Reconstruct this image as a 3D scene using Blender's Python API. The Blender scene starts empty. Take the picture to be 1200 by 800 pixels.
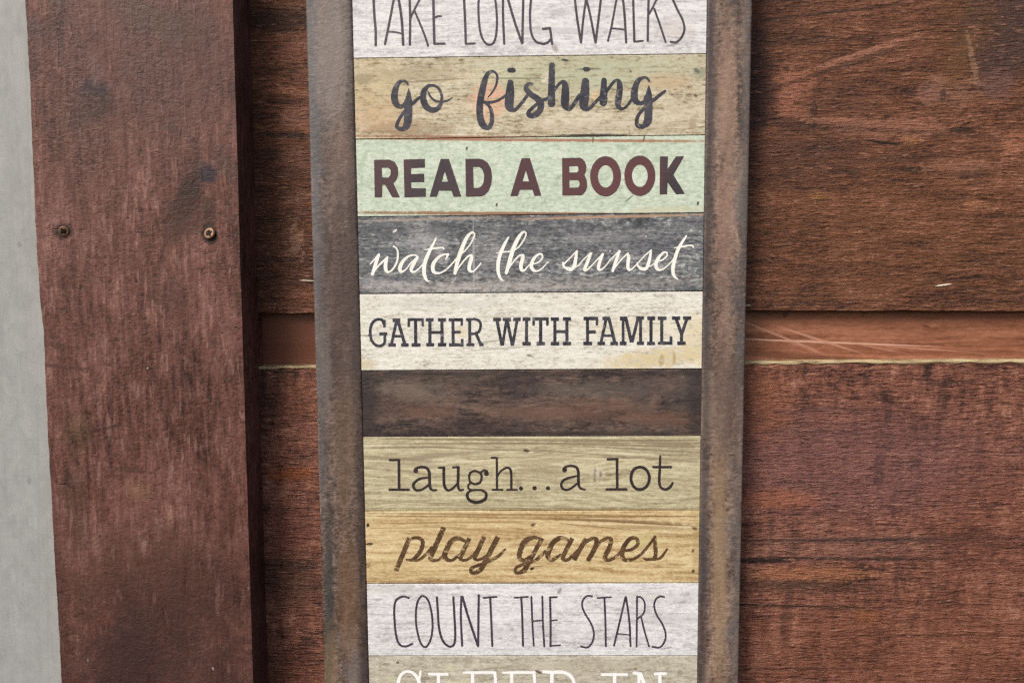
import bpy, bmesh, math, random
import numpy as np
from mathutils import Vector, Matrix

random.seed(4)
scene = bpy.context.scene
C = scene.collection
R = math.radians

# ------------------------------------------------------------------ camera
F_PX = 1000.0                 # focal length in photo pixels (1200 px wide)
DIST = 0.58                   # camera to wall, metres
CAM = Vector((0.0, -DIST, 1.5))
dn = Vector((55.0, 10400.0, F_PX)).normalized()          # world down, seen by the camera
rt = Vector((34000.0, -150.0, -F_PX)).normalized()       # along the wall, seen by the camera
rt = (rt - dn * rt.dot(dn)).normalized()
fw = rt.cross(dn).normalized()                           # into the wall
if fw.z < 0:
    fw = -fw


def ray(u, v):
    c = Vector((u - 600.0, v - 400.0, F_PX))
    return Vector((c.dot(rt), c.dot(fw), -c.dot(dn)))


def at(u, v, y):
    """Point of the plane Y = y that stands at photo position (u, v)."""
    d = ray(u, v)
    return CAM + d * ((y - CAM.y) / d.y)


def cam_axis(c):
    return Vector((c.dot(rt), c.dot(fw), -c.dot(dn)))


cx, cy, cz = (cam_axis(Vector(a)) for a in ((1, 0, 0), (0, -1, 0), (0, 0, -1)))
cam_data = bpy.data.cameras.new('camera')
cam = bpy.data.objects.new('camera', cam_data)
C.objects.link(cam)
cam.matrix_world = Matrix(((cx.x, cy.x, cz.x, CAM.x), (cx.y, cy.y, cz.y, CAM.y), (cx.z, cy.z, cz.z, CAM.z), (0, 0, 0, 1)))
cam_data.sensor_width = 36.0
cam_data.lens = 36.0 * F_PX / 1200.0
cam_data.clip_start = 0.01
cam_data.clip_end = 100
scene.camera = cam

# ------------------------------------------------------------------ light
SUN_EL, SUN_AZ = R(40), R(-38)        # azimuth measured from straight in front of the wall, minus = from the left
world = bpy.data.worlds.new('World')
scene.world = world
world.use_nodes = True
wn = world.node_tree.nodes
wl = world.node_tree.links
sky = wn.new('ShaderNodeTexSky')
sky.sky_type = 'NISHITA'
sky.sun_disc = False
sky.sun_elevation = SUN_EL
sky.sun_rotation = R(180) - SUN_AZ
sky.dust_density = 4.0
sky.ozone_density = 0.6
wl.new(sky.outputs[0], wn['Background'].inputs[0])
wn['Background'].inputs[1].default_value = 0.11
sd = bpy.data.lights.new('sun', 'SUN')
sd.energy = 1.5
sd.angle = R(26)
sd.color = (1.0, 0.98, 0.96)
sun = bpy.data.objects.new('sun', sd)
C.objects.link(sun)
tosun = Vector((math.sin(SUN_AZ) * math.cos(SUN_EL), -math.cos(SUN_AZ) * math.cos(SUN_EL), math.sin(SUN_EL)))
sun.rotation_euler = tosun.to_track_quat('Z', 'Y').to_euler()

vs = scene.view_settings
vs.view_transform = 'Standard'
vs.look = 'None'
vs.gamma = 1
vs.use_curve_mapping = False
vs.exposure = 0.40
scene.cycles.use_denoising = False      # keep the grain of the wood
scene.cycles.pixel_filter_type = 'BLACKMAN_HARRIS'
scene.cycles.filter_width = 1.4

# ------------------------------------------------------------------ depths of the planes
Y_UP, Y_LOW, Y_LAP = 0.0, -0.002, 0.008
Y_SIGN = -0.022
Y_TRIM = -0.033
Y_WHITE = -0.027
PX = DIST / F_PX            # one photo pixel on the wall, metres


def S(r, g, b, k=1.0):
    f = lambda c: (c / 255 / 12.92) if c <= 10 else ((c / 255 + 0.055) / 1.055) ** 2.4
    return (f(r) * k, f(g) * k, f(b) * k, 1.0)


# ------------------------------------------------------------------ node helper
class NB:
    def __init__(self, name):
        self.m = bpy.data.materials.new(name)
        self.m.use_nodes = True
        self.t = self.m.node_tree
        self.n = self.t.nodes
        self.b = self.n['Principled BSDF']
        tc = self.n.new('ShaderNodeTexCoord')
        mp = self.n.new('ShaderNodeMapping')
        mp.inputs['Scale'].default_value = (1 / PX, 1 / PX, 1 / PX)
        self.link(tc.outputs['Object'], mp.inputs[0])
        self.P = mp.outputs[0]                      # object space, in units of PX
        self.brk = None                             # grain that breaks up the marks

    def link(self, a, b):
        self.t.links.new(a, b)

    def put(self, sock, v):
        if isinstance(v, bpy.types.NodeSocket):
            self.link(v, sock)
        else:
            sock.default_value = v

    def noise(self, sx, sz, detail=5, rough=0.6, dist=0.0, off=0.0, vec=None):
        """noise with features about sx by sz units"""
        mp = self.n.new('ShaderNodeMapping')
        mp.inputs['Scale'].default_value = (1 / sx, 1 / sx, 1 / sz)
        mp.inputs['Location'].default_value = (off, off * 0.7, off * 1.3)
        self.link(vec or self.P, mp.inputs[0])
        t = self.n.new('ShaderNodeTexNoise')
        t.inputs['Scale'].default_value = 1.0
        t.inputs['Detail'].default_value = detail
        t.inputs['Roughness'].default_value = rough
        t.inputs['Distortion'].default_value = dist
        self.link(mp.outputs[0], t.inputs['Vector'])
        return t.outputs['Fac']

    def math(self, op, a, b=0.0, c=0.0):
        t = self.n.new('ShaderNodeMath')
        t.operation = op
        self.put(t.inputs[0], a)
        self.put(t.inputs[1], b)
        self.put(t.inputs[2], c)
        return t.outputs[0]

    def sum(self, *terms):
        """0.5 + sum of weight * (noise - 0.5)"""
        out = 0.5
        for n_, k in terms:
            out = self.math('MULTIPLY_ADD', self.math('SUBTRACT', n_, 0.5), k, out)
        return out

    def rng(self, v, a, b, c=0.0, d=1.0, smooth=True):
        t = self.n.new('ShaderNodeMapRange')
        t.interpolation_type = 'SMOOTHSTEP' if smooth else 'LINEAR'
        self.put(t.inputs[0], v)
        for i, k in enumerate((a, b, c, d)):
            self.put(t.inputs[i + 1], k)
        return t.outputs[0]

    def ramp(self, f, stops):
        t = self.n.new('ShaderNodeValToRGB')
        e = t.color_ramp.elements
        while len(e) < len(stops):
            e.new(0.5)
        for i, (p, c) in enumerate(stops):
            e[i].position = p
            e[i].color = c
        self.link(f, t.inputs[0])
        return t.outputs[0]

    def mix(self, f, a, b, mode='MIX'):
        t = self.n.new('ShaderNodeMix')
        t.data_type = 'RGBA'
        t.blend_type = mode
        t.clamp_factor = True
        self.put(t.inputs[0], f)
        self.put(t.inputs[6], a)
        self.put(t.inputs[7], b)
        return t.outputs[2]

    def sep(self):
        t = self.n.new('ShaderNodeSeparateXYZ')
        self.link(self.P, t.inputs[0])
        return t.outputs

    def warp(self, sx, sz, amount, off=0.0):
        """vertical wander of the grain, returned as a new vector"""
        nz = self.noise(sx, sz, 2, 0.5, off=off)
        d = self.math('MULTIPLY', self.math('SUBTRACT', nz, 0.5), amount)
        t = self.n.new('ShaderNodeCombineXYZ')
        o = self.sep()
        self.link(o[0], t.inputs[0])
        self.link(o[1], t.inputs[1])
        self.link(self.math('ADD', o[2], d), t.inputs[2])
        return t.outputs[0]

    def spot(self, lx, lz, rx, rz, ang, edge=0.5, ragged=0.35, rs=6.0):
        """a stain, or light or shade painted in: ellipse with a ragged edge, centre in object units"""
        mp = self.n.new('ShaderNodeMapping')
        mp.vector_type = 'TEXTURE'
        mp.inputs['Location'].default_value = (lx, 0, lz)
        mp.inputs['Rotation'].default_value = (0, ang, 0)
        mp.inputs['Scale'].default_value = (rx, 1e6, rz)
        self.link(self.P, mp.inputs[0])
        ln = self.n.new('ShaderNodeVectorMath')
        ln.operation = 'LENGTH'
        self.link(mp.outputs[0], ln.inputs[0])
        if not hasattr(self, '_rag'):
            self._rag = {}
        if rs not in self._rag:
            self._rag[rs] = self.math('SUBTRACT', self.noise(rs, rs * 0.7, 4, 0.65, off=3.3), 0.5)
        d = self.math('MULTIPLY_ADD', self._rag[rs], ragged * 4, ln.outputs['Value'])
        return self.rng(d, 1.0 + edge * 0.5, 1.0 - edge * 0.5)

    def done(self, col, rough=0.6, spec=0.3, height=None, strength=0.3, depth=0.5):
        self.put(self.b.inputs['Base Color'], col)
        self.put(self.b.inputs['Roughness'], rough)
        self.b.inputs['Specular IOR Level'].default_value = spec
        if height is not None:
            bp = self.n.new('ShaderNodeBump')
            bp.inputs['Strength'].default_value = strength
            bp.inputs['Distance'].default_value = depth * PX
            self.link(height, bp.inputs['Height'])
            self.link(bp.outputs[0], self.b.inputs['Normal'])
        return self.m


# ------------------------------------------------------------------ object helpers
def thing(name, loc, label, cat, group=None):
    o = bpy.data.objects.new(name, None)
    o.empty_display_size = 0.05
    o.location = loc
    C.objects.link(o)
    o['label'] = label
    o['category'] = cat
    o['kind'] = 'thing'
    if group:
        o['group'] = group
    return o


def root_of(o):
    while o.parent:
        o = o.parent
    return o


def part(name, bm, mat, parent, label=None, smooth=False):
    """bm in world coordinates -> one mesh object under parent"""
    base = Vector(root_of(parent).location)
    bmesh.ops.translate(bm, verts=bm.verts, vec=-base)
    bmesh.ops.recalc_face_normals(bm, faces=bm.faces)
    me = bpy.data.meshes.new(name)
    bm.to_mesh(me)
    bm.free()
    o = bpy.data.objects.new(name, me)
    C.objects.link(o)
    o.parent = parent
    me.materials.append(mat)
    if label:
        o['label'] = label
    if smooth:
        for p in me.polygons:
            p.use_smooth = True
    return o


def slab(front, y_back, bevel=0.0, seg=2, keep_back=False):
    """closed solid: outline of world points (any y) pushed straight back to y_back"""
    bm = bmesh.new()
    a = [bm.verts.new(p) for p in front]
    b = [bm.verts.new((p[0], y_back, p[2])) for p in front]
    f = bm.faces.new(a)
    bm.faces.new(list(reversed(b)))
    n = len(a)
    for i in range(n):
        bm.faces.new((a[i], b[i], b[(i + 1) % n], a[(i + 1) % n]))
    if bevel:
        bmesh.ops.bevel(bm, geom=list(f.edges), offset=bevel, segments=seg, profile=0.5, affect='EDGES')
    return bm


def quad(tl, tr, br, bl, y):
    return [at(*p, y) for p in (tl, tr, br, bl)]


# marks: (u, v, ru, rv, angle deg, colour, strength, edge, ragged)
def add_marks(nb, col, marks, y, origin):
    for mk in marks:
        u, v, ru, rv, ang, c, st = mk[:7]
        edge = mk[7] if len(mk) > 7 else 0.6
        rag = mk[8] if len(mk) > 8 else 0.3
        rs = mk[9] if len(mk) > 9 else 6.0
        p = (at(u, v, y) - origin) / PX
        k = (CAM.y - y) / -DIST
        m = nb.spot(p.x, p.z, ru * k, rv * k, R(ang), edge, rag, rs)
        if nb.brk is not None and min(ru, rv) > 2 and st < 1.0:
            m = nb.math('MULTIPLY', m, nb.brk)
        col = nb.mix(nb.math('MULTIPLY', m, st), col, c)
    return col


# ================================================================== THE WALL
wall_o = at(700, 800, 0.0)
wall = thing('plank_wall', wall_o, 'wall of reddish brown rough sawn boards with a smooth lap strip, behind the hanging sign', 'wall')


def wall_mat(name, dark, mid, light, warm, off, marks, y, saw=0.0, bump=0.9):
    nb = NB(name)
    w = nb.warp(70, 30, 7, off)
    g = nb.noise(36, 2.9, 6, 0.64, 0.2, off + 1, w)
    g2 = nb.noise(150, 9, 4, 0.6, 0.2, off + 2, w)
    blot = nb.noise(85, 45, 5, 0.62, 0.6, off + 3)
    fib = nb.noise(11, 2.3, 3, 0.65, 0.25, off + 4, w)
    speck = nb.noise(4.2, 3.0, 2, 0.7, 0.2, off + 7)
    dash = nb.noise(15, 2.4, 2, 0.6, 0.4, off + 8, w)
    terms = [(blot, 0.9), (g, 0.8), (g2, 0.7), (fib, 0.9), (speck, 0.5)]
    if saw:
        terms.append((nb.noise(13, 44, 3, 0.6, 0.3, off + 5), saw * 2.4))
        terms.append((nb.noise(7, 8, 2, 0.6, 0.2, off + 6), saw * 1.6))
    f = nb.sum(*terms)
    col = nb.ramp(f, [(0.2, dark), (0.46, mid), (0.66, light), (0.92, warm)])
    nb.brk = nb.rng(nb.sum((g, 1.0), (fib, 1.0), (speck, 0.6)), 0.32, 0.54, 0.6, 1.0)
    col = add_marks(nb, col, marks, y, wall_o)
    col = nb.mix(nb.rng(dash, 0.6, 0.72, 0, 0.6), col, warm)
    col = nb.mix(nb.rng(dash, 0.4, 0.28, 0, 0.7), col, dark)
    hh = nb.sum((g, 0.8), (fib, 0.9), (dash, 0.8), (speck, 0.3))
    return nb.done(col, nb.rng(g2, 0.3, 0.7, 0.45, 0.7), 0.4, hh, bump, 3.0)


UD, UM, UL, UW = S(54, 31, 20), S(103, 63, 41), S(126, 80, 56), S(172, 122, 98)
up_marks = [
    (1172, 36, 44, 56, 8, S(80, 56, 47), 0.9, 0.3, 0.12, 14), (1172, 36, 42, 54, 8, S(80, 56, 47), 1.0, 0.7, 0.1, 14), (1130, 30, 36, 52, 20, S(104, 68, 38), 0.5, 0.8, 0.4),
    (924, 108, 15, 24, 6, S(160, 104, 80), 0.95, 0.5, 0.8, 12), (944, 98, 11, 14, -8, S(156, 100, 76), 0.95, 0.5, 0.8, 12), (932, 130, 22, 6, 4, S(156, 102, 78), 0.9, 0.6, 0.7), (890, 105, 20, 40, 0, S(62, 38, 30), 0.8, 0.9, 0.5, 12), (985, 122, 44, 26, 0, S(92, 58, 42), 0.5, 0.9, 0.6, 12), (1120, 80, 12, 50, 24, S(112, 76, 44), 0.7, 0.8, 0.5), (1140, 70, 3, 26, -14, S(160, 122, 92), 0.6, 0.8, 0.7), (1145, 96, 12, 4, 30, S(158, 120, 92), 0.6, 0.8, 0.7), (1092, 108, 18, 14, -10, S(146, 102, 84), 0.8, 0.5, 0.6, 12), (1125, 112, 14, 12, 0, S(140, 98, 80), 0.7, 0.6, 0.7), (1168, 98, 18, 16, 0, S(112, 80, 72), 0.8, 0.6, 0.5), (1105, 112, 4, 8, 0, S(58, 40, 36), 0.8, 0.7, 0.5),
    (1012, 62, 56, 3.2, -17, S(160, 110, 88), 0.95, 0.7, 0.5), (985, 74, 30, 4, -12, S(150, 100, 78), 0.8, 0.7, 0.5), (980, 80, 90, 3, -17, S(56, 36, 26), 0.6, 0.9, 0.5), (960, 16, 100, 2, -6, S(58, 38, 26), 0.7, 0.8, 0.4), (953, 136, 5, 15, 5, S(45, 30, 30), 0.7, 0.5, 0.5),
    (1040, 150, 70, 11, 2, S(152, 102, 80), 0.85, 0.7, 0.7, 12), (985, 141, 40, 4, 2, S(158, 108, 84), 0.8, 0.7, 0.6), (1125, 195, 42, 7, 0, S(152, 104, 80), 0.7, 0.8, 0.7), (1070, 164, 12, 4, 0, S(172, 118, 80), 0.8, 0.7, 0.5), (960, 230, 7, 4, 0, S(150, 108, 56), 0.8, 0.7, 0.4), (1142, 238, 16, 3, 0, S(176, 122, 84), 0.7, 0.7, 0.5), (940, 180, 70, 34, 0, S(76, 50, 38), 0.5, 1.2, 0.6, 12), (1060, 185, 60, 4, -2, S(70, 46, 36), 0.7, 0.8, 0.6), (1125, 152, 16, 3, -2, S(28, 18, 14), 0.9, 0.4, 0.3),
    (1035, 167, 22, 1.5, 8, S(30, 20, 14), 0.9, 0.6, 0.3), (1190, 167, 14, 12, 0, S(166, 108, 80), 0.85, 0.6, 0.5),
    (900, 40, 60, 14, 0, S(58, 36, 22), 0.55, 0.8, 0.3, 14), (885, 90, 16, 60, 0, S(48, 28, 24), 0.6, 0.9, 0.3),  # tall patch paints the soft shade beside the sign's right edge
    (1020, 152, 170, 3, 4, S(48, 32, 24), 0.4, 0.8, 0.5), (1140, 205, 18, 5, 0, S(38, 26, 22), 0.6, 0.7, 0.5),
    (1050, 270, 190, 60, 0, S(116, 74, 42), 0.30, 1.2, 0.3, 14), (1130, 190, 50, 5, 0, S(140, 92, 70), 0.4, 0.9, 0.6),
    (330, 24, 40, 14, 0, S(50, 32, 18), 0.8, 0.5, 0.3), (342, 62, 22, 14, 0, S(140, 92, 74), 0.7, 0.8, 0.9, 9), (345, 138, 18, 12, 0, S(146, 100, 82), 0.8, 0.7, 0.9, 9), (345, 185, 20, 14, 0, S(136, 90, 70), 0.7, 0.8, 0.9, 9), (346, 280, 9, 20, 0, S(170, 128, 104), 0.8, 0.6, 1.2, 7), (347, 232, 14, 16, 0, S(126, 84, 66), 0.6, 0.8, 0.9, 9),
    (335, 120, 34, 3, 0, S(34, 20, 16), 0.6, 0.8, 0.6), (330, 158, 34, 3.5, 2, S(30, 20, 16), 0.75, 0.7, 0.5),
    (330, 300, 40, 60, 0, S(48, 28, 20), 0.45, 1.2, 0.4), (335, 200, 40, 30, 0, S(66, 38, 26), 0.4, 1.2, 0.4),
]
m_up = wall_mat('painted_rough_board', UD, UM, UL, UW, 0.0, up_marks, Y_UP)
LD, LM, LL, LW = S(62, 37, 30), S(118, 73, 57), S(140, 91, 73), S(178, 128, 104)
low_marks = [
    (1060, 632, 170, 2.0, -0.6, S(60, 40, 36), 1.0, 0.9, 0.45, 9), (900, 656, 34, 3.0, -2, S(52, 34, 28), 1.0, 0.9, 0.45, 9), (1010, 654, 130, 1.4, 0.3, S(58, 38, 32), 1.0, 0.9, 0.45, 9), (960, 710, 110, 1.3, 1.2, S(58, 38, 30), 1.0, 0.9, 0.45, 9), (1080, 744, 130, 1.2, -0.5, S(60, 40, 32), 1.0, 0.9, 0.45, 9), (950, 783, 90, 1.3, -1, S(58, 38, 30), 1.0, 0.9, 0.45, 9), (1080, 532, 160, 0.8, 0, S(160, 114, 100), 0.8, 0.9, 0.45, 9), (930, 683, 60, 5, 0, S(72, 50, 36), 0.8, 0.9, 0.45, 9), (960, 480, 80, 4, 0, S(76, 50, 42), 0.6, 0.9, 0.45, 9), (1040, 512, 120, 4, 1, S(82, 54, 46), 0.5, 0.9, 0.45, 9), (930, 505, 40, 3, 0, S(70, 46, 36), 0.7, 0.9, 0.45, 9), (905, 600, 3, 60, 1, S(78, 50, 42), 0.5, 0.9, 0.6, 9), (925, 700, 3.5, 70, 1, S(78, 50, 42), 0.6, 0.9, 0.6, 9), (940, 520, 3, 40, 1, S(78, 50, 42), 0.5, 0.9, 0.6, 9), (958, 640, 3, 40, 1, S(78, 50, 42), 0.4, 0.9, 0.6, 9), (990, 560, 3, 50, 1, S(78, 50, 42), 0.5, 0.9, 0.6, 9), (1030, 548, 4, 22, 1, S(78, 50, 42), 0.9, 0.9, 0.6, 9), (1050, 690, 3, 60, 1, S(78, 50, 42), 0.5, 0.9, 0.6, 9), (1075, 560, 3, 60, 1, S(78, 50, 42), 0.5, 0.9, 0.6, 9), (1090, 700, 3, 50, 1, S(78, 50, 42), 0.5, 0.9, 0.6, 9), (1120, 600, 3, 70, 1, S(78, 50, 42), 0.4, 0.9, 0.6, 9), (1105, 470, 5, 30, 1, S(78, 50, 42), 0.5, 0.9, 0.6, 9), (1160, 690, 3, 60, 1, S(78, 50, 42), 0.4, 0.9, 0.6, 9), (1145, 530, 3, 40, 1, S(78, 50, 42), 0.4, 0.9, 0.6, 9), (978, 690, 3, 50, 1, S(78, 50, 42), 0.5, 0.9, 0.6, 9), 
    (990, 545, 170, 60, 0, S(126, 84, 80), 0.7, 1.2, 0.3, 14), (910, 585, 45, 12, 0, S(160, 98, 72), 0.7, 0.8, 0.5),
    (1050, 632, 190, 3.2, -1, S(50, 32, 30), 0.8, 0.9, 0.5), (905, 656, 34, 4, -2, S(46, 28, 24), 0.9, 0.7, 0.5),
    (1000, 655, 120, 2, 0, S(48, 30, 26), 0.6, 0.8, 0.6), (1015, 722, 14, 9, 5, S(150, 92, 45), 0.6, 0.7, 0.5),
    (950, 672, 75, 8, 0, S(166, 108, 72), 0.7, 0.9, 0.5), (945, 690, 70, 6, 0, S(78, 52, 36), 0.6, 0.9, 0.5), (1000, 640, 130, 14, 0, S(130, 92, 80), 0.4, 1.0, 0.5), (930, 711, 80, 2, 2, S(52, 32, 26), 0.7, 0.8, 0.5),
    (1030, 555, 6, 20, 3, S(60, 38, 40), 0.5, 0.9, 0.5), (1072, 541, 9, 6, 0, S(52, 34, 36), 0.6, 0.8, 0.5),
    (1105, 450, 24, 4, 0, S(50, 32, 28), 0.5, 0.8, 0.5), (890, 470, 34, 40, 0, S(158, 98, 68), 0.5, 1.2, 0.5),
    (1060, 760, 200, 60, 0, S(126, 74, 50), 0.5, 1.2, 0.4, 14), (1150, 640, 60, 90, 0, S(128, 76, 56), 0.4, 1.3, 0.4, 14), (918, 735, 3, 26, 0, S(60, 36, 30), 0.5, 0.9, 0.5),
    (340, 555, 30, 8, -4, S(150, 84, 44), 0.7, 0.8, 0.5), (345, 470, 26, 20, 0, S(122, 74, 48), 0.5, 0.9, 0.6),
    (318, 450, 14, 40, 0, S(60, 36, 30), 0.6, 1.0, 0.4), (345, 620, 30, 28, 0, S(100, 52, 44), 0.5, 1.0, 0.3, 14),
    (340, 680, 40, 30, 0, S(60, 42, 26), 0.6, 1.2, 0.3), (350, 780, 34, 26, 0, S(104, 56, 38), 0.5, 1.2, 0.4),
]
m_low = wall_mat('painted_sawn_board', LD, LM, LL, LW, 9.0, low_marks, Y_LOW, saw=0.36)


def lap_material():
    nb = NB('smooth_lap_paint')
    w = nb.warp(160, 40, 12, 3)
    g = nb.noise(140, 5, 5, 0.6, 0.4, 2, w)
    f2 = nb.noise(9, 3, 3, 0.65, 0.2, 4, w)
    f = nb.sum((g, 1.3), (f2, 0.7), (nb.noise(60, 14, 4, 0.6, 0.3, 6), 0.8))
    col = nb.ramp(f, [(0.2, S(108, 66, 46)), (0.5, S(142, 91, 67)), (0.8, S(168, 114, 88))])
    marks = [(970, 401, 120, 1.1, 2.4, S(206, 162, 140), 0.95, 0.6, 0.1), (905, 390, 60, 1.3, 22, S(186, 138, 114), 0.8, 0.8, 0.2), (960, 398, 50, 1.4, 18, S(186, 138, 114), 0.8, 0.8, 0.2), (1000, 365, 300, 2.5, 0, S(92, 56, 40), 0.7, 1.0, 0.4), (1100, 410, 70, 0.8, 4.5, S(190, 140, 116), 0.7, 0.6, 0.1),  # long dark strip paints the shadow line under the upper board
             (1030, 408, 40, 1.0, 12, S(176, 128, 104), 0.6, 0.7, 0.2), (950, 410, 40, 1.0, 20, S(176, 128, 104), 0.5, 0.7, 0.2),
             (930, 417, 60, 4, 3, S(92, 56, 36), 0.7, 0.8, 0.3), (920, 369, 3, 3.5, 0, S(44, 28, 20), 0.9, 0.5, 0.4),
             (1012, 368, 6, 1.2, -35, S(60, 36, 24), 0.8, 0.5, 0.3), (1085, 382, 5, 1.5, 20, S(90, 50, 36), 0.7, 0.5, 0.3),
             (1130, 414, 110, 3, 0, S(120, 72, 52), 0.6, 0.8, 0.3), (345, 398, 80, 40, 0, S(112, 66, 48), 0.9, 0.8, 0.2), (1060, 372, 200, 7, 0, S(120, 76, 56), 0.5, 1.0, 0.4)]
    col = add_marks(nb, col, marks, Y_LAP, wall_o)
    return nb.done(col, 0.45, 0.4, g, 0.25, 0.8)


def raw_edge_material():
    nb = NB('raw_cream_wood')
    g = nb.noise(30, 3, 5, 0.7, 0.2, 1)
    col = nb.ramp(g, [(0.32, S(104, 84, 62)), (0.5, S(186, 166, 128)), (0.7, S(222, 206, 164))])
    return nb.done(col, 0.7, 0.2, g, 0.4, 0.6)


XL, XR = 200, 1900
def edge_line(u, pts):
    for (a, va), (b, vb) in zip(pts, pts[1:]):
        if u <= b:
            return va + (vb - va) * (u - a) / (b - a)
    return pts[-1][1]


UP_EDGE = [(200, 367.5), (305, 367), (875, 363.5), (1200, 364.0), (1900, 365)]
LOW_EDGE = [(200, 431), (310, 430), (875, 424.5), (1200, 422.5), (1900, 421)]


def jittered(pts, y, step, amp, seed):
    rnd = random.Random(seed)
    out = []
    u = XL
    d = 0
    while u <= XR:
        d = d * 0.6 + rnd.uniform(-amp, amp)
        out.append(at(u, edge_line(u, pts) + d, y))
        u += step
    return out


upper = [at(XL, -900, Y_UP), at(XR, -900, Y_UP)] + list(reversed(jittered(UP_EDGE, Y_UP, 12, 0.35, 1)))
b_up = part('board', slab(upper, Y_UP + 0.018, 0.0008), m_up, wall, 'upper dark brown board with fine pale grain and a smooth grey brown knot at the right')
lower = jittered(LOW_EDGE, Y_LOW, 12, 0.4, 2) + [at(XR, 1700, Y_LOW), at(XL, 1700, Y_LOW)]
b_low = part('board', slab(lower, Y_LOW + 0.02, 0.0004), m_low, wall, 'lower reddish brown board with heavy sawn texture')
lap = part('lap_strip', slab([at(XL, 340, Y_LAP), at(XR, 340, Y_LAP), at(XR, 440, Y_LAP), at(XL, 440, Y_LAP)], Y_LAP + 0.008), lap_material(), b_low,
           'smooth paler red brown strip between the two rough boards')
# raw, paint-free arris along the top of the lower board
ea = jittered(LOW_EDGE, Y_LOW, 12, 0.4, 2)
bm = bmesh.new()
rnd = random.Random(5)
rows = []
for i, p in enumerate(ea):
    t = 0.0011 + rnd.uniform(-0.0005, 0.0004)
    rows.append([bm.verts.new(p + Vector(o)) for o in ((0, -0.0006, -t), (0, -0.0009, -0.0001), (0, -0.0001, 0.0006), (0, 0.009, 0.0006))])
for a, b in zip(rows, rows[1:]):
    for k in range(3):
        bm.faces.new((a[k], b[k], b[k + 1], a[k + 1]))
part('raw_edge', bm, raw_edge_material(), b_low, 'thin cream line of bare wood along the top edge')


def simple_mat(name, col, rough=0.6, spec=0.3, metal=0.0):
    nb = NB(name)
    g = nb.noise(3, 3, 4, 0.6)
    c = nb.mix(nb.rng(g, 0.3, 0.7, 0.0, 1.0), tuple(x * 0.7 for x in col[:3]) + (1,), col)
    nb.b.inputs['Metallic'].default_value = metal
    return nb.done(c, rough, spec, g, 0.2, 0.5)


m_splinter = simple_mat('bare_splinter_wood', S(236, 224, 200), 0.6)


def sliver(name, u0, v0, u1, v1, w, y, parent, mat):
    a, b = at(u0, v0, y), at(u1, v1, y)
    d = (b - a).normalized()
    s = d.cross(Vector((0, 1, 0))) * w * PX * 0.5
    bm = bmesh.new()
    ring = []
    for t, k in ((0, 0.15), (0.25, 0.9), (0.6, 1.0), (0.85, 0.7), (1.0, 0.1)):
        c = a.lerp(b, t)
        up = Vector((0, -w * PX * 0.4 * k, 0))
        ring.append([bm.verts.new(c + s * k + Vector((0, 0.0004, 0))), bm.verts.new(c + up), bm.verts.new(c - s * k + Vector((0, 0.0004, 0)))])
    for p, q in zip(ring, ring[1:]):
        for k in range(3):
            bm.faces.new((p[k], q[k], q[(k + 1) % 3], p[(k + 1) % 3]))
    bm.faces.new(ring[0])
    bm.faces.new(ring[-1])
    return part(name, bm, mat, parent)


sliver('splinter', 1096, 335.5, 1116, 333.0, 2.6, Y_UP - 0.0003, b_up, m_splinter)
sliver('splinter', 350, 328.5, 368, 329.5, 2.4, Y_UP - 0.0003, b_up, m_splinter)
sliver('splinter', 873, 358.5, 880, 357.5, 2.0, Y_UP - 0.0003, b_up, m_splinter)

# ================================================================== WHITE BOARD AND BROWN TRIM
def streak_mat(name, cols, off, marks, y, org, sx, sz, rough, bumpk):
    nb = NB(name)
    g = nb.noise(sx, sz, 6, 0.62, 0.3, off)
    f2 = nb.noise(sx * 5, sz * 0.8, 3, 0.5, 0.2, off + 2)
    f = nb.sum((g, 0.3), (f2, 0.3), (nb.noise(18, 26, 4, 0.6, 0.6, off + 6), 0.8), (nb.noise(3.5, 5, 3, 0.7, 0.2, off + 4), 0.45))
    col = nb.ramp(f, [(0.25, cols[0]), (0.5, cols[1]), (0.75, cols[2])])
    col = add_marks(nb, col, marks, y, org)
    return nb.done(col, rough, 0.3, g, bumpk, 1.0)


wb_o = at(40, 800, Y_WHITE)
white = thing('white_board', wb_o, 'pale greyish white painted board at the far left, beside the brown upright', 'board')
m_white = streak_mat('greyish_white_paint', (S(148, 150, 147), S(160, 162, 159), S(171, 173, 170)), 1.0,
                     [(33, 150, 1.2, 120, 2, S(150, 152, 146), 0.4, 1.0, 0.3), (23, 287, 3, 3, 0, S(130, 130, 126), 0.6, 0.6, 0.3),
                      (34, 563, 2, 4, 0, S(130, 132, 130), 0.6, 0.6, 0.3), (45, 600, 1.5, 220, 3, S(150, 155, 152), 0.5, 0.8, 0.2),
                      (56, 700, 1.6, 120, 3, S(150, 154, 150), 0.45, 0.8, 0.2)], Y_WHITE, wb_o, 5, 150, 0.5, 0.3)
part('panel', slab([at(-500, -700, Y_WHITE), at(170, -700, Y_WHITE), at(170, 1600, Y_WHITE), at(-500, 1600, Y_WHITE)], Y_WHITE + 0.02), m_white, white)

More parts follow.
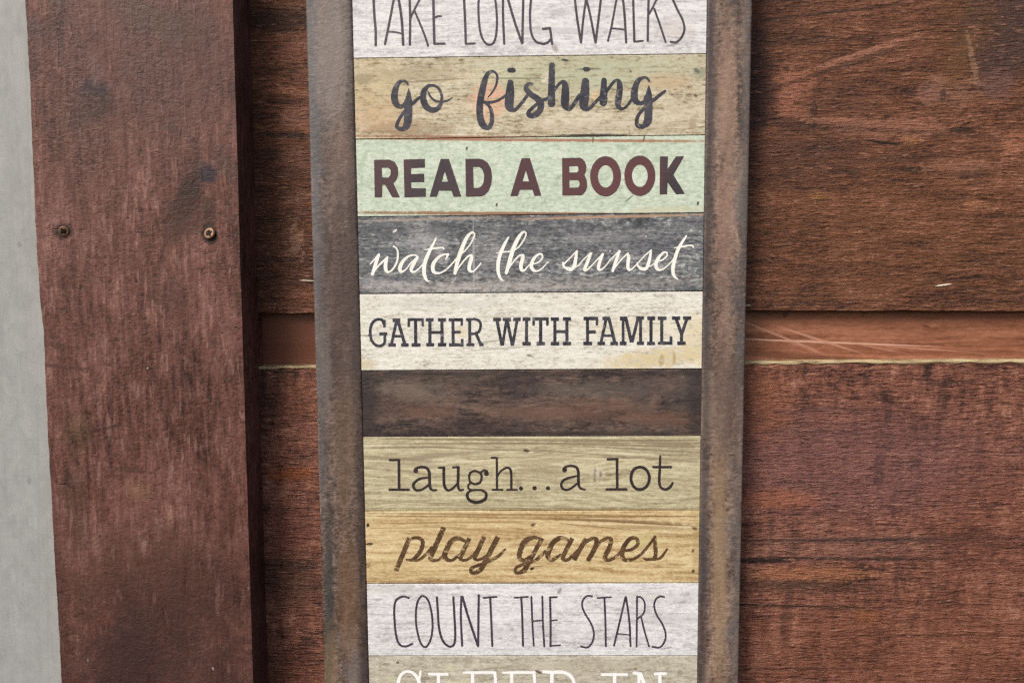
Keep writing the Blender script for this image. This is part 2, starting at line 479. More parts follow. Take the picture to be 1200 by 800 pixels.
tr_o = at(180, 800, Y_TRIM)
trim = thing('trim_board', tr_o, 'thick upright reddish brown board with vertical grain and two screws, left of the sign', 'board')
LEFT = [(-700, -8), (0, 30), (120, 36), (270, 42.3), (330, 45.5), (372, 49), (384, 51.3), (400, 51), (420, 52.4), (470, 54), (535, 57.5), (600, 61), (700, 67), (800, 72), (1600, 116)]
RIGHT = [(-700, 249), (0, 272.5), (270, 280.5), (535, 288.5), (800, 296.5), (1600, 322)]
rnd = random.Random(8)
left_pts = []
v = -700
d = 0
while v <= 1600:
    d = d * 0.5 + rnd.uniform(-0.45, 0.45)
    left_pts.append(at(edge_line(v, LEFT) + d, v, Y_TRIM))
    v += 7
right_pts = []
v = 1600
d = 0
while v >= -700:
    d = d * 0.7 + rnd.uniform(-0.15, 0.15)
    right_pts.append(at(edge_line(v, RIGHT) + d, v, Y_TRIM))
    v -= 20


def trim_material():
    nb = NB('worn_brown_trim_paint')
    g = nb.noise(8, 15, 5, 0.62, 0.4, 2)
    st = nb.noise(4.5, 36, 4, 0.6, 0.2, 5)
    blot = nb.noise(70, 120, 5, 0.6, 0.5, 8)
    pit = nb.noise(9, 6, 3, 0.65, 0.9, 11)
    speck = nb.noise(3.6, 5.0, 2, 0.7, 0.2, 14)
    zone = nb.rng(nb.noise(48, 85, 3, 0.5, 0.3, 17), 0.4, 0.62)
    rdg = nb.math('MULTIPLY', nb.rng(nb.noise(7, 30, 2, 0.5, 0.15, 20), 0.56, 0.68), zone)      # raised fibres
    crk = nb.rng(nb.noise(15, 4.2, 2, 0.6, 0.7, 23), 0.66, 0.76)                                  # short cross cracks
    f = nb.sum((g, 0.6), (blot, 1.1), (st, 1.0), (speck, 0.5))
    col = nb.ramp(f, [(0.14, S(50, 28, 24)), (0.46, S(98, 63, 54)), (0.64, S(116, 78, 69)), (0.94, S(154, 114, 102))])
    col = nb.mix(nb.rng(pit, 0.42, 0.3, 0, 0.75), col, S(50, 30, 26))
    col = nb.mix(nb.math('MULTIPLY', rdg, 0.38), col, S(158, 122, 112))
    col = nb.mix(nb.math('MULTIPLY', crk, 0.7), col, S(48, 30, 26))
    nb.brk = nb.rng(nb.sum((g, 1.2), (st, 0.8), (speck, 0.6)), 0.34, 0.6, 0.5, 1.0)
    marks = [
        (104, 104, 10, 12, 15, S(48, 38, 46), 1.0, 0.9, 0.3), (119, 109, 9, 13, -10, S(44, 36, 46), 1.0, 0.9, 0.25), (113, 128, 22, 13, -25, S(54, 36, 29), 1.0, 1.0, 0.3), (100, 118, 14, 10, 20, S(66, 46, 42), 0.9, 0.9, 0.5), (92, 142, 16, 10, -30, S(66, 48, 40), 0.8, 0.9, 0.6), (112, 84, 5, 18, 0, S(132, 108, 108), 0.5, 0.9, 0.4),
        (242, 204, 13, 11, 0, S(50, 40, 48), 1.0, 0.9, 0.25), (220, 230, 14, 28, 22, S(54, 36, 30), 1.0, 0.9, 0.3), (214, 256, 22, 26, 10, S(72, 48, 40), 0.9, 0.9, 0.5), (230, 178, 4, 26, -18, S(74, 54, 48), 0.7, 0.8, 0.4), (200, 150, 16, 6, 40, S(76, 56, 50), 0.7, 0.8, 0.5),
        (262, 190, 10, 26, -30, S(72, 54, 48), 0.7, 0.9, 0.5), (180, 20, 50, 16, 20, S(92, 74, 62), 0.7, 1.0, 0.5), (224, 40, 36, 26, 30, S(74, 54, 46), 0.5, 1.0, 0.5),
        (74, 271, 11, 9, 0, S(40, 24, 20), 1.0, 0.8, 0.3), (245, 274, 9, 11, 0, S(32, 20, 16), 1.0, 0.7, 0.3), (245, 250, 8, 20, 0, S(58, 40, 34), 0.8, 1.0, 0.4),  # dark patches round the screws paint the shade of their hollows
        (40, 32, 14, 10, 30, S(70, 54, 56), 0.6, 0.8, 0.5), (110, 45, 9, 10, 0, S(66, 36, 32), 0.6, 0.8, 0.5),
        (67, 404, 18, 4, 10, S(60, 40, 36), 0.6, 0.8, 0.5), (78, 430, 30, 3, 6, S(64, 42, 38), 0.6, 0.8, 0.5),
        (200, 350, 20, 20, 0, S(72, 48, 44), 0.5, 1.0, 0.6), (88, 590, 14, 50, 0, S(66, 54, 46), 0.5, 1.1, 0.5),
        (150, 590, 40, 40, 0, S(120, 80, 70), 0.35, 1.2, 0.5), (190, 690, 120, 70, 0, S(70, 48, 42), 0.8, 1.4, 0.4, 14),  # broad dark patch paints the weaker light low on the post
        (150, 775, 36, 50, 0, S(52, 36, 42), 0.9, 1.2, 0.4, 14), (255, 700, 3, 22, 3, S(128, 96, 90), 0.5, 0.8, 0.4), (245, 650, 3, 16, 3, S(128, 96, 90), 0.5, 0.8, 0.4), (200, 560, 4, 18, 2, S(140, 104, 96), 0.6, 0.8, 0.4), (168, 640, 4, 9, 0, S(140, 108, 100), 0.6, 0.8, 0.4), (127, 500, 3, 16, 0, S(146, 112, 102), 0.7, 0.8, 0.3), (116, 470, 3, 22, 0, S(138, 104, 94), 0.6, 0.8, 0.3), (152, 550, 30, 3, 6, S(60, 38, 34), 0.7, 0.8, 0.6), (110, 505, 34, 2.2, -14, S(60, 38, 34), 0.8, 0.8, 0.6), (90, 505, 14, 20, 0, S(104, 86, 62), 0.5, 1.2, 0.4), (164, 574, 14, 9, 0, S(128, 98, 70), 0.5, 1.0, 0.5), (190, 800, 150, 80, 0, S(64, 44, 40), 0.9, 1.4, 0.4, 14),  # last mark paints dimmer light towards the bottom of the post
        (115, 420, 2.2, 110, 0, S(122, 84, 78), 0.5, 0.8, 0.4), (90, 190, 50, 60, 0, S(112, 78, 68), 0.4, 1.3, 0.5),
        (180, 70, 110, 100, 0, S(90, 66, 60), 0.6, 1.4, 0.4, 14), (173, 431, 4.5, 3, 0, S(70, 44, 40), 0.8, 0.7, 0.2),
        (60, 700, 16, 140, 3, S(60, 40, 37), 0.5, 1.2, 0.4),  # dark strip paints the dimness along the lower left edge
    ]
    col = add_marks(nb, col, marks, Y_TRIM, tr_o)
    h = nb.sum((pit, 1.0), (st, 0.7), (g, 0.7), (speck, 0.35), (rdg, 0.5))
    h = nb.math('SUBTRACT', h, nb.math('MULTIPLY', crk, 0.5))
    return nb.done(col, nb.rng(blot, 0.3, 0.7, 0.45, 0.6), 0.3, h, 0.45, 2.4)


part('panel', slab(left_pts + right_pts, 0.006, 0.0006), trim_material(), trim)
m_chip = simple_mat('bare_chip_wood', S(226, 206, 178), 0.7)
sliver('paint_chip', 172.0, 433.0, 174.2, 430.5, 2.2, Y_TRIM - 0.0003, trim, m_chip)
sliver('paint_chip', 102.6, 771, 103.4, 777, 2.0, Y_TRIM - 0.0003, trim, m_chip)
sliver('paint_chip', 249, 781, 250.5, 786, 2.4, Y_TRIM - 0.0003, trim, m_chip)
m_screw = simple_mat('tarnished_brass', S(138, 104, 76), 0.5, 0.5, 0.35)
m_slot = simple_mat('dark_screw_recess', S(34, 22, 16), 0.8)


def screw(u, v, r, tilt, label):
    c = at(u, v, Y_TRIM)
    bm = bmesh.new()
    n = 20
    rings = []
    for rr, yy in ((1.0, 0.0004), (1.0, -0.0006), (0.86, -0.0012), (0.5, -0.0013), (0.38, -0.0004)):
        rings.append([bm.verts.new((rr * r * PX * math.cos(2 * math.pi * i / n), yy, rr * r * PX * math.sin(2 * math.pi * i / n))) for i in range(n)])
    for a, b in zip(rings, rings[1:]):
        for i in range(n):
            bm.faces.new((a[i], a[(i + 1) % n], b[(i + 1) % n], b[i]))
    bm.faces.new(rings[-1])
    bmesh.ops.rotate(bm, verts=bm.verts, cent=(0, 0, 0), matrix=Matrix.Rotation(tilt, 3, 'X') @ Matrix.Rotation(tilt * 0.7, 3, 'Z'))
    bmesh.ops.translate(bm, verts=bm.verts, vec=c + Vector((0, -0.0002, 0)))
    s = part('screw', bm, m_screw, trim, label)
    bm = bmesh.new()
    L, W = r * PX * 0.62, r * PX * 0.16
    pts = []
    for k in range(4):
        a = k * math.pi / 2 + 0.5
        dx, dz = Vector((math.cos(a), 0, math.sin(a))), Vector((-math.sin(a), 0, math.cos(a)))
        pts += [dx * L - dz * W, dx * L + dz * W, (dx + dz) * W]
    f = bm.faces.new([bm.verts.new(p) for p in pts])
    ex = bmesh.ops.extrude_face_region(bm, geom=[f])
    bmesh.ops.translate(bm, verts=[x for x in ex['geom'] if isinstance(x, bmesh.types.BMVert)], vec=(0, 0.0006, 0))
    bmesh.ops.rotate(bm, verts=bm.verts, cent=(0, 0, 0), matrix=Matrix.Rotation(tilt, 3, 'X') @ Matrix.Rotation(tilt * 0.7, 3, 'Z'))
    bmesh.ops.translate(bm, verts=bm.verts, vec=c + Vector((0, -0.00165, 0)))
    part('recess', bm, m_slot, s)


screw(75.5, 271, 5.8, 0.25, 'dark tarnished screw head near the left edge')
screw(246, 273.5, 6.6, -0.3, 'brassy screw head near the right edge')

# ================================================================== THE SIGN
sg_o = at(622, 960, Y_SIGN)
sign = thing('wall_sign', sg_o, 'tall dark framed wooden sign with coloured plank strips of lettering, hung on the brown wall', 'sign')
IL = lambda v: 413.2 + 0.0247 * v         # inner edges of the frame
IR = lambda v: 828.4 - 0.0144 * v
OL = lambda v: 358.3 + 0.0275 * v         # outer edges
OR = lambda v: 881.6 - 0.0205 * v


def dark_wood(name, vertical, dark, mid, light, grey, off, marks, y):
    nb = NB(name)
    if vertical:
        w = nb.P
        g = nb.noise(7, 6, 5, 0.65, 0.6, off)
        f2 = nb.noise(16, 80, 4, 0.6, 0.6, off + 1)
        fine = nb.noise(7, 3.0, 3, 0.65, 0.8, off + 2)
    else:
        w = nb.warp(60, 20, 14, off)
        g = nb.noise(24, 4.5, 5, 0.65, 0.5, off, w)
        f2 = nb.noise(60, 24, 4, 0.6, 0.8, off + 1)
        fine = nb.noise(13, 3.0, 3, 0.65, 0.6, off + 2, w)
    speck = nb.noise(3.4, 2.8, 2, 0.7, 0.4, off + 6)
    f = nb.sum((g, 1.1), (f2, 1.4), (fine, 1.0), (speck, 0.6))
    col = nb.ramp(f, [(0.2, dark), (0.48, mid), (0.8, light)])
    blue = nb.noise(22, 60, 4, 0.6, 0.5, off + 4)
    col = nb.mix(nb.rng(blue, 0.5, 0.7, 0, 0.6), col, grey)
    col = nb.mix(nb.rng(fine, 0.6, 0.8, 0, 0.35), col, tuple(min(1, c * 1.7) for c in light[:3]) + (1,))
    col = nb.mix(nb.rng(fine, 0.4, 0.25, 0, 0.5), col, dark)
    col = add_marks(nb, col, marks, y, sg_o)
    return nb.done(col, 0.5, 0.4, nb.sum((g, 0.6), (fine, 0.9), (speck, 0.6)), 0.4, 1.4)


rail_l = (S(60, 48, 43), S(102, 85, 76), S(142, 122, 111), S(96, 94, 97))
rail_r = (S(70, 57, 50), S(120, 99, 86), S(160, 137, 120), S(104, 100, 100))
GB = S(92, 94, 102)
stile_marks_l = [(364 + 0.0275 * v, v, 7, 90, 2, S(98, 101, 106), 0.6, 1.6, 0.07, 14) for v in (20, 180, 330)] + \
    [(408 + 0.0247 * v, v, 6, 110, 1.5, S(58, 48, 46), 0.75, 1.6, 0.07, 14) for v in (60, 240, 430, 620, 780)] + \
    [(398, 190, 14, 50, 0, S(122, 100, 88), 0.5, 1.2, 0.4), (404, 520, 11, 90, 1, S(106, 82, 62), 0.6, 1.2, 0.4), (408, 700, 13, 80, 1, S(112, 84, 60), 0.6, 1.2, 0.4),
     (386, 700, 5, 120, 1.5, S(58, 60, 60), 0.7, 1.0, 0.4), (378, 520, 5, 90, 1.5, S(78, 78, 80), 0.6, 1.0, 0.4), (388, 60, 20, 80, 1.5, S(146, 135, 128), 0.65, 1.2, 0.4), (400, 350, 24, 130, 1, S(72, 58, 53), 0.75, 1.4, 0.4, 14), (380, 430, 8, 60, 1.5, S(118, 112, 106), 0.5, 1.0, 0.6), (388, 780, 8, 50, 1, S(128, 108, 78), 0.5, 1.0, 0.4)]  # pale patch near the top paints sheen on the rail
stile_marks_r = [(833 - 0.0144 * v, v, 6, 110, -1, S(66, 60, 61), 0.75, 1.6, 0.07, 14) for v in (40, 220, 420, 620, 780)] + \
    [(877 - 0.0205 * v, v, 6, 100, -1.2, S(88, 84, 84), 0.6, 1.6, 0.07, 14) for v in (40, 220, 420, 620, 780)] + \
    [(852, 120, 9, 90, -1, S(160, 130, 112), 0.6, 1.1, 0.5), (850, 260, 9, 60, -1, S(156, 124, 110), 0.55, 1.1, 0.5), (843, 660, 8, 150, -1, S(154, 128, 100), 0.65, 1.1, 0.4),
     (848, 420, 9, 120, -1, S(134, 108, 96), 0.4, 1.1, 0.5), (850, 470, 22, 60, 0, S(96, 80, 74), 0.55, 1.4, 0.4, 14)]
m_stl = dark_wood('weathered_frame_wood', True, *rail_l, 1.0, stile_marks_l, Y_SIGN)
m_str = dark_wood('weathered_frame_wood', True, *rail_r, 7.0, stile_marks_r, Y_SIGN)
m_rail = dark_wood('dark_rail_wood', False, S(44, 35, 34), S(84, 69, 63), S(118, 96, 84), S(80, 74, 72), 4.0,
                   [(610, 452, 30, 14, 10, S(48, 40, 44), 0.6, 1.0, 0.5), (700, 480, 60, 12, 0, S(108, 78, 64), 0.45, 1.2, 0.5),
                    (470, 475, 40, 12, 0, S(96, 76, 66), 0.4, 1.2, 0.5), (560, 498, 60, 8, 0, S(50, 38, 40), 0.6, 1.1, 0.5),
                    (520, 450, 60, 10, 0, S(98, 82, 72), 0.35, 1.2, 0.5), (620, 508, 210, 3, 0, S(46, 40, 40), 0.6, 1.0, 0.3),
                    (430, 470, 14, 50, 0, S(50, 42, 42), 0.85, 1.4, 0.2, 14), (817, 470, 12, 50, 0, S(52, 46, 46), 0.85, 1.4, 0.2, 14), (480, 458, 34, 10, 4, S(122, 108, 96), 0.6, 1.1, 0.6, 9), (500, 482, 30, 6, 0, S(112, 82, 70), 0.6, 1.0, 0.6, 9), (640, 484, 60, 8, 0, S(122, 92, 80), 0.6, 1.1, 0.6, 9), (770, 490, 40, 8, 0, S(116, 84, 68), 0.6, 1.1, 0.6, 9), (690, 456, 60, 8, 0, S(110, 100, 90), 0.5, 1.1, 0.6, 9), (760, 455, 60, 12, 0, S(86, 76, 72), 0.5, 1.2, 0.5),
                    (640, 438, 210, 3, 0, S(52, 46, 46), 0.6, 1.0, 0.3)], Y_SIGN)


def stile(fa, fb, mat, label):
    """upright of the frame with a softly crowned face"""
    vs_ = [-110 + i * (960 + 110) / 24 for i in range(25)]
    bm = bmesh.new()
    n = 40
    rows = []
    for v_ in vs_:
        a, b = at(fa(v_), v_, Y_SIGN), at(fb(v_), v_, Y_SIGN)
        row = [bm.verts.new((a.x, -0.002, a.z))]
        for i in range(n + 1):
            s = i / n
            k = abs(2 * s - 1)
            y = Y_SIGN - 0.0003 + 0.0006 * k ** 26
            p = a.lerp(b, s)
            row.append(bm.verts.new((p.x, y, p.z)))
        row.append(bm.verts.new((b.x, -0.002, b.z)))
        rows.append(row)
    for p, q in zip(rows, rows[1:]):
        for i in range(len(p)):
            j = (i + 1) % len(p)
            bm.faces.new((p[i], p[j], q[j], q[i]))
    bm.faces.new(rows[0])
    bm.faces.new(rows[-1])
    o = part('frame_stile', bm, mat, sign, label)
    for p in o.data.polygons:
        p.use_smooth = len(p.vertices) == 4 and abs(p.normal.y) > 0.2
    return o


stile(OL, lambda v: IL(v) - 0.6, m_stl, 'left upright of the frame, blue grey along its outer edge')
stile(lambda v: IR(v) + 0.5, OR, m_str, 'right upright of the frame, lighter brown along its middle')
part('cross_rail', slab(quad((IL(434) - 2.5, 434.6), (IR(433) + 2.5, 432.5), (IR(511) + 2.5, 510.6), (IL(512) - 2.5, 511.9), Y_SIGN + 0.0006), -0.002, 0.0002), m_rail, sign)
m_back = simple_mat('backing_wood', S(74, 52, 42), 0.8)
part('backing', slab(quad((OL(-100) + 3, -100), (OR(-100) - 3, -100), (OR(950) - 3, 950), (OL(950) + 3, 950), -0.008), 0.0), m_back, sign)


# ---------------------------------------------------------------- lettering: strokes -> one flat mesh of ink
CROPS = {
    'C1': (410, 0, 8.571), 'C2': (540, 0, 8.571), 'C3': (670, 0, 7.5), 'C4': (440, 70, 8.892), 'C5': (550, 60, 8), 'C6': (660, 60, 8),
    'R1': (430, 170, 7.5), 'R2': (580, 170, 10), 'R3': (680, 170, 8.571), 'W1': (425, 265, 8), 'W2': (565, 265, 9.231), 'W3': (650, 265, 7.059),
    'G1': (425, 360, 8), 'G2': (570, 360, 10), 'G3': (680, 360, 8.571), 'L1': (445, 525, 7.059), 'L2': (600, 525, 6), 'P1': (450, 605, 7.059),
    'P2': (590, 605, 6), 'S1': (450, 685, 8), 'S2': (590, 685, 8.889), 'S3': (670, 685, 8.889), 'Z1': (450, 770, 6.667), 'Z2': (620, 770, 6.667)}
STEP = 0.36


class Ink:
    def __init__(self, x0, y0, x1, y1):
        self.x0, self.y0 = x0, y0
        self.nx, self.ny = int((x1 - x0) / STEP) + 1, int((y1 - y0) / STEP) + 1
        self.F = np.full((self.ny, self.nx), -9.0)
        self.xs = x0 + np.arange(self.nx) * STEP
        self.ys = y0 + np.arange(self.ny) * STEP

    def use(self, crop):
        self.o = CROPS[crop]
        return self

    def _t(self, p):
        ox, oy, s = self.o
        return (ox + p[0] / s, oy + p[1] / s)

    def _win(self, xa, ya, xb, yb):
        i0 = max(0, int((xa - self.x0) / STEP) - 1)
        i1 = min(self.nx, int((xb - self.x0) / STEP) + 3)
        j0 = max(0, int((ya - self.y0) / STEP) - 1)
        j1 = min(self.ny, int((yb - self.y0) / STEP) + 3)
        if i0 >= i1 or j0 >= j1:
            return None
        X, Y = np.meshgrid(self.xs[i0:i1], self.ys[j0:j1])
        return (slice(j0, j1), slice(i0, i1)), X, Y

    def _put(self, w, f):
        self.F[w] = np.maximum(self.F[w], f)

    def line(self, pts, w=None, closed=False, smooth=True):
        """round-ended stroke; points (x, y) with width w, or (x, y, width)"""
        s = self.o[2]
        P = [self._t(p) + ((p[2] if len(p) > 2 else w) / s / 2,) for p in pts]
        P = np.array(P)
        if smooth and len(P) > 2:
            n = len(P)
            out = []
            for i in range(n if closed else n - 1):
                p1, p2 = P[i], P[(i + 1) % n]
                p0 = P[i - 1] if (closed or i > 0) else 2 * p1 - p2
                p3 = P[(i + 2) % n] if (closed or i + 2 < n) else 2 * p2 - p1
                for k in range(6):
                    t = k / 6
                    out.append(0.5 * ((2 * p1) + (p2 - p0) * t + (2 * p0 - 5 * p1 + 4 * p2 - p3) * t * t + (3 * p1 - p0 - 3 * p2 + p3) * t ** 3))
            out.append(P[0] if closed else P[-1])
            P = np.array(out)
        elif closed:
            P = np.vstack([P, P[:1]])
        for a, b in zip(P, P[1:]):
            r = max(a[2], b[2]) + 1
            win = self._win(min(a[0], b[0]) - r, min(a[1], b[1]) - r, max(a[0], b[0]) + r, max(a[1], b[1]) + r)
            if not win:
                continue
            w_, X, Y = win
            dx, dy = b[0] - a[0], b[1] - a[1]
            L = dx * dx + dy * dy + 1e-9
            t = np.clip(((X - a[0]) * dx + (Y - a[1]) * dy) / L, 0, 1)
            d = np.hypot(X - a[0] - t * dx, Y - a[1] - t * dy)
            self._put(w_, np.maximum(a[2] + t * (b[2] - a[2]), 0.25) - d)
        return self

    def bar(self, x0, y0, x1, y1, w):
        """square-ended bar"""
        (ax, ay), (bx, by) = self._t((x0, y0)), self._t((x1, y1))
        hw = w / self.o[2] / 2
        L = math.hypot(bx - ax, by - ay)
        ux, uy = (bx - ax) / L, (by - ay) / L
        mx, my = (ax + bx) / 2, (ay + by) / 2
        r = hw + 1
        win = self._win(min(ax, bx) - r, min(ay, by) - r, max(ax, bx) + r, max(ay, by) + r)
        if win:
            w_, X, Y = win
            al = np.abs((X - mx) * ux + (Y - my) * uy)
            pe = np.abs(-(X - mx) * uy + (Y - my) * ux)
            c = 0.35
            qx, qy = al - L / 2 + c, pe - hw + c
            d = np.hypot(np.maximum(qx, 0), np.maximum(qy, 0)) + np.minimum(np.maximum(qx, qy), 0) - c
            self._put(w_, -d)
        return self

    def dot(self, x, y, r):
        (ax, ay) = self._t((x, y))
        rr = r / self.o[2]
        w_, X, Y = self._win(ax - rr - 1, ay - rr - 1, ax + rr + 1, ay + rr + 1)
        self._put(w_, rr - np.hypot(X - ax, Y - ay))
        return self

    def _sd(self, poly, X, Y):
        d = np.full(X.shape, 1e9)
        ins = np.zeros(X.shape, bool)
        n = len(poly)
        for i in range(n):
            (ax, ay), (bx, by) = poly[i], poly[(i + 1) % n]
            dx, dy = bx - ax, by - ay
            t = np.clip(((X - ax) * dx + (Y - ay) * dy) / (dx * dx + dy * dy + 1e-9), 0, 1)
            d = np.minimum(d, np.hypot(X - ax - t * dx, Y - ay - t * dy))
            if abs(dy) > 1e-9:
                ins ^= ((ay > Y) != (by > Y)) & (X < (bx - ax) * (Y - ay) / dy + ax)
        return np.where(ins, d, -d)

    def poly(self, outer, *holes):
        o = [self._t(p) for p in outer]
        x = [p[0] for p in o]
        y = [p[1] for p in o]
        w_, X, Y = self._win(min(x) - 1, min(y) - 1, max(x) + 1, max(y) + 1)
        f = self._sd(o, X, Y)
        for h in holes:
            f = np.minimum(f, -self._sd([self._t(p) for p in h], X, Y))
        self._put(w_, f)
        return self

    def mesh(self, y, wear=0.0, seed=0):
        F = self.F
        if wear:
            rs = np.random.RandomState(seed)
            n = rs.rand(self.ny // 3 + 3, self.nx // 3 + 3)
            n = np.kron(n, np.ones((3, 3)))[:self.ny, :self.nx]
            n = (n + np.roll(n, 1, 0) + np.roll(n, 1, 1) + np.roll(n, 2, 1) + np.roll(n, 2, 0)) / 5
            F = F + (n - 0.5) * wear
        bm = bmesh.new()
        ins = F > 0
        cnt = ins[:-1, :-1].astype(int) + ins[:-1, 1:] + ins[1:, 1:] + ins[1:, :-1]
        full = cnt == 4

        def V(x, yy):
            return bm.verts.new(at(x, yy, y))
        for j in range(self.ny - 1):
            row = full[j]
            if row.any():
                dd = np.diff(np.concatenate([[0], row.astype(np.int8), [0]]))
                for a, b in zip(np.where(dd == 1)[0], np.where(dd == -1)[0]):
                    xa, xb = self.xs[a], self.xs[b]
                    bm.faces.new((V(xa, self.ys[j]), V(xb, self.ys[j]), V(xb, self.ys[j + 1]), V(xa, self.ys[j + 1])))
        for j, i in np.argwhere((cnt > 0) & (cnt < 4)):
            cs = ((i, j), (i + 1, j), (i + 1, j + 1), (i, j + 1))
            pts = []
            for k in range(4):
                (xa, ya), (xb, yb) = cs[k], cs[(k + 1) % 4]
                fa, fb = F[ya, xa], F[yb, xb]
                if fa > 0:
                    pts.append((self.xs[xa], self.ys[ya]))
                if (fa > 0) != (fb > 0):
                    t = fa / (fa - fb)
                    pts.append((self.xs[xa] + t * STEP * (xb - xa), self.ys[ya] + t * STEP * (yb - ya)))
            if len(pts) >= 3:
                bm.faces.new([V(*p) for p in pts])
        return bm


def ell(cx_, cy_, rx, ry, n=40):
    return [(cx_ + rx * math.cos(2 * math.pi * i / n), cy_ + ry * math.sin(2 * math.pi * i / n)) for i in range(n)]


def ink_take():
    k = Ink(412, -28, 828, 66).use('C1')
    L = k.line
    L([(235, -110), (238, 0), (245, 150), (258, 300), (259, 455)], 25); L([(150, -100), (330, -110)], 22)
    L([(470, -110), (440, 0), (400, 210), (352, 445)], 23); L([(470, -110), (490, 0), (520, 200), (535, 450)], 26); L([(385, 320), (455, 325), (525, 340)], 18)
    L([(600, -110), (600, 0), (605, 200), (602, 450)], 24); L([(775, -110), (700, 0), (650, 95), (605, 190)], 21); L([(648, 110), (700, 230), (745, 340), (785, 462)], 21)
    L([(835, -110), (838, 0), (842, 200), (848, 440)], 26); L([(845, 182), (880, 167), (915, 165)], 20); L([(848, 442), (950, 440)], 23); L([(835, -105), (930, -110)], 23)
    k.use('C2')
    L([(28, -110), (33, 0), (42, 200), (50, 440)], 24); L([(50, 442), (140, 438)], 20)
    L([(180, 0), (178, 150), (195, 320), (235, 420), (290, 452), (335, 420), (358, 320), (362, 180), (345, 0), (310, -80), (265, -110), (215, -80)], 22, True)
    L([(425, -110), (423, 0), (425, 200), (436, 440)], 23); L([(440, -110), (475, 0), (540, 220), (615, 435)], 25); L([(628, -110), (627, 0), (622, 200), (618, 435)], 24)
    L([(800, -80), (760, -110), (720, -70), (705, 0), (695, 150), (705, 320), (745, 410), (815, 442), (870, 430), (900, 400)], 23); L([(825, 292), (895, 285), (905, 350), (915, 440)], 24, smooth=False)
    k.use('C3')
    L([(20, -100), (28, 0), (45, 150), (80, 375)], 20); L([(140, -60), (125, 0), (100, 180), (82, 375)], 19); L([(130, 0), (165, 150), (208, 375)], 20); L([(268, -100), (255, 0), (235, 170), (210, 375)], 20)
    L([(420, -100), (393, 0), (350, 230), (318, 360)], 18); L([(430, -100), (450, 0), (465, 150), (478, 375)], 21); L([(350, 250), (470, 262)], 15)
    L([(538, -100), (540, 0), (545, 200), (550, 365)], 20); L([(550, 368), (625, 360)], 17)
    L([(675, -100), (675, 0), (670, 200), (668, 360)], 20); L([(800, -100), (745, 0), (715, 60), (680, 125)], 17); L([(725, 80), (775, 220), (825, 372)], 18)
    L([(960, -70), (920, -100), (885, -60), (890, 0), (930, 90), (975, 180), (990, 260), (965, 330), (920, 372), (870, 370)], 20)
    return k


def ink_fishing():
    k = Ink(440, 66, 800, 162).use('C4')
    L = k.line
    L([(338, 262, 16), (322, 235, 26), (285, 222, 28), (240, 245, 44), (208, 310, 62), (196, 390, 72), (215, 460, 66), (255, 490, 44), (300, 470, 40), (330, 420, 44)])
    L([(345, 305, 8), (346, 360, 40), (345, 420, 70), (342, 500, 84), (338, 600, 84), (330, 670, 80), (300, 715, 55), (255, 722, 45), (222, 695, 38), (240, 635, 34), (285, 565, 34), (340, 500, 34), (400, 445, 36), (455, 395, 30)])
    L([(575, 268, 28), (640, 285, 28), (682, 345, 26), (690, 420, 28), (670, 485, 40), (625, 522, 56), (570, 520, 62), (520, 480, 66), (497, 410, 66), (502, 340, 60), (532, 290, 40)], closed=True)
    L([(545, 330, 14), (575, 390, 24), (630, 432, 24), (700, 438, 24), (765, 420, 20), (800, 395, 10)])
    k.use('C5')
    L([(175, 432, 8), (215, 385, 16), (250, 320, 20), (262, 240, 22), (240, 200, 22), (210, 190, 26), (170, 215, 40), (140, 290, 55), (115, 400, 62), (98, 500, 62), (98, 600, 64), (120, 680, 66), (155, 715, 50), (190, 710, 40), (212, 650, 40), (205, 560, 34), (180, 510, 28), (150, 482, 30)])
    L([(120, 480, 30), (200, 480, 26), (270, 462, 24), (335, 420, 26)])
    L([(385, 295, 56), (380, 400, 82), (372, 500, 84), (385, 542, 56), (430, 548, 36), (480, 498, 30), (545, 415, 28)])
    L([(590, 312, 22), (560, 305, 28), (532, 328, 34), (536, 362, 48), (580, 408, 54), (640, 450, 60), (672, 500, 62), (655, 565, 58), (605, 602, 55), (562, 598, 52), (556, 570, 36), (592, 532, 30), (640, 490, 30), (690, 460, 30), (740, 440, 28)])
    L([(378, 180), (412, 180)], 44)
    L([(775, 132, 54), (772, 250, 60), (770, 400, 66), (770, 490, 72)])
    L([(790, 380, 22), (830, 320, 26), (870, 290, 36), (896, 312, 55), (900, 400, 75), (895, 490, 75), (905, 528, 50), (940, 545, 32), (985, 500, 28), (1030, 430, 26)])
    k.use('C6')
    L([(208, 285, 68), (202, 400, 86), (192, 500, 84), (205, 538, 50), (250, 535, 34), (300, 480, 30), (350, 430, 30)])
    L([(60, 545, 28), (100, 490, 28), (150, 410, 26)])
    L([(207, 170), (230, 170)], 42)
    L([(382, 275, 50), (380, 350, 60), (378, 430, 72), (375, 482, 70)])
    L([(400, 390, 30), (440, 330, 30), (485, 278, 26), (520, 285, 42), (530, 340, 56), (522, 420, 62), (512, 495, 54), (525, 530, 40), (560, 540, 26), (600, 510, 26), (650, 440, 26)])
    L([(805, 280, 22), (785, 255, 24), (750, 250, 28), (705, 275, 44), (675, 340, 58), (665, 420, 66), (680, 470, 56), (720, 490, 40), (760, 475, 40), (785, 430, 50)])
    L([(803, 325, 8), (803, 370, 36), (800, 430, 66), (800, 500, 74), (798, 600, 74), (790, 660, 74), (755, 700, 50), (715, 705, 44), (688, 680, 38), (700, 610, 32), (750, 545, 32), (800, 490, 32), (860, 450, 34), (920, 400, 28), (955, 375, 26)])
    return k


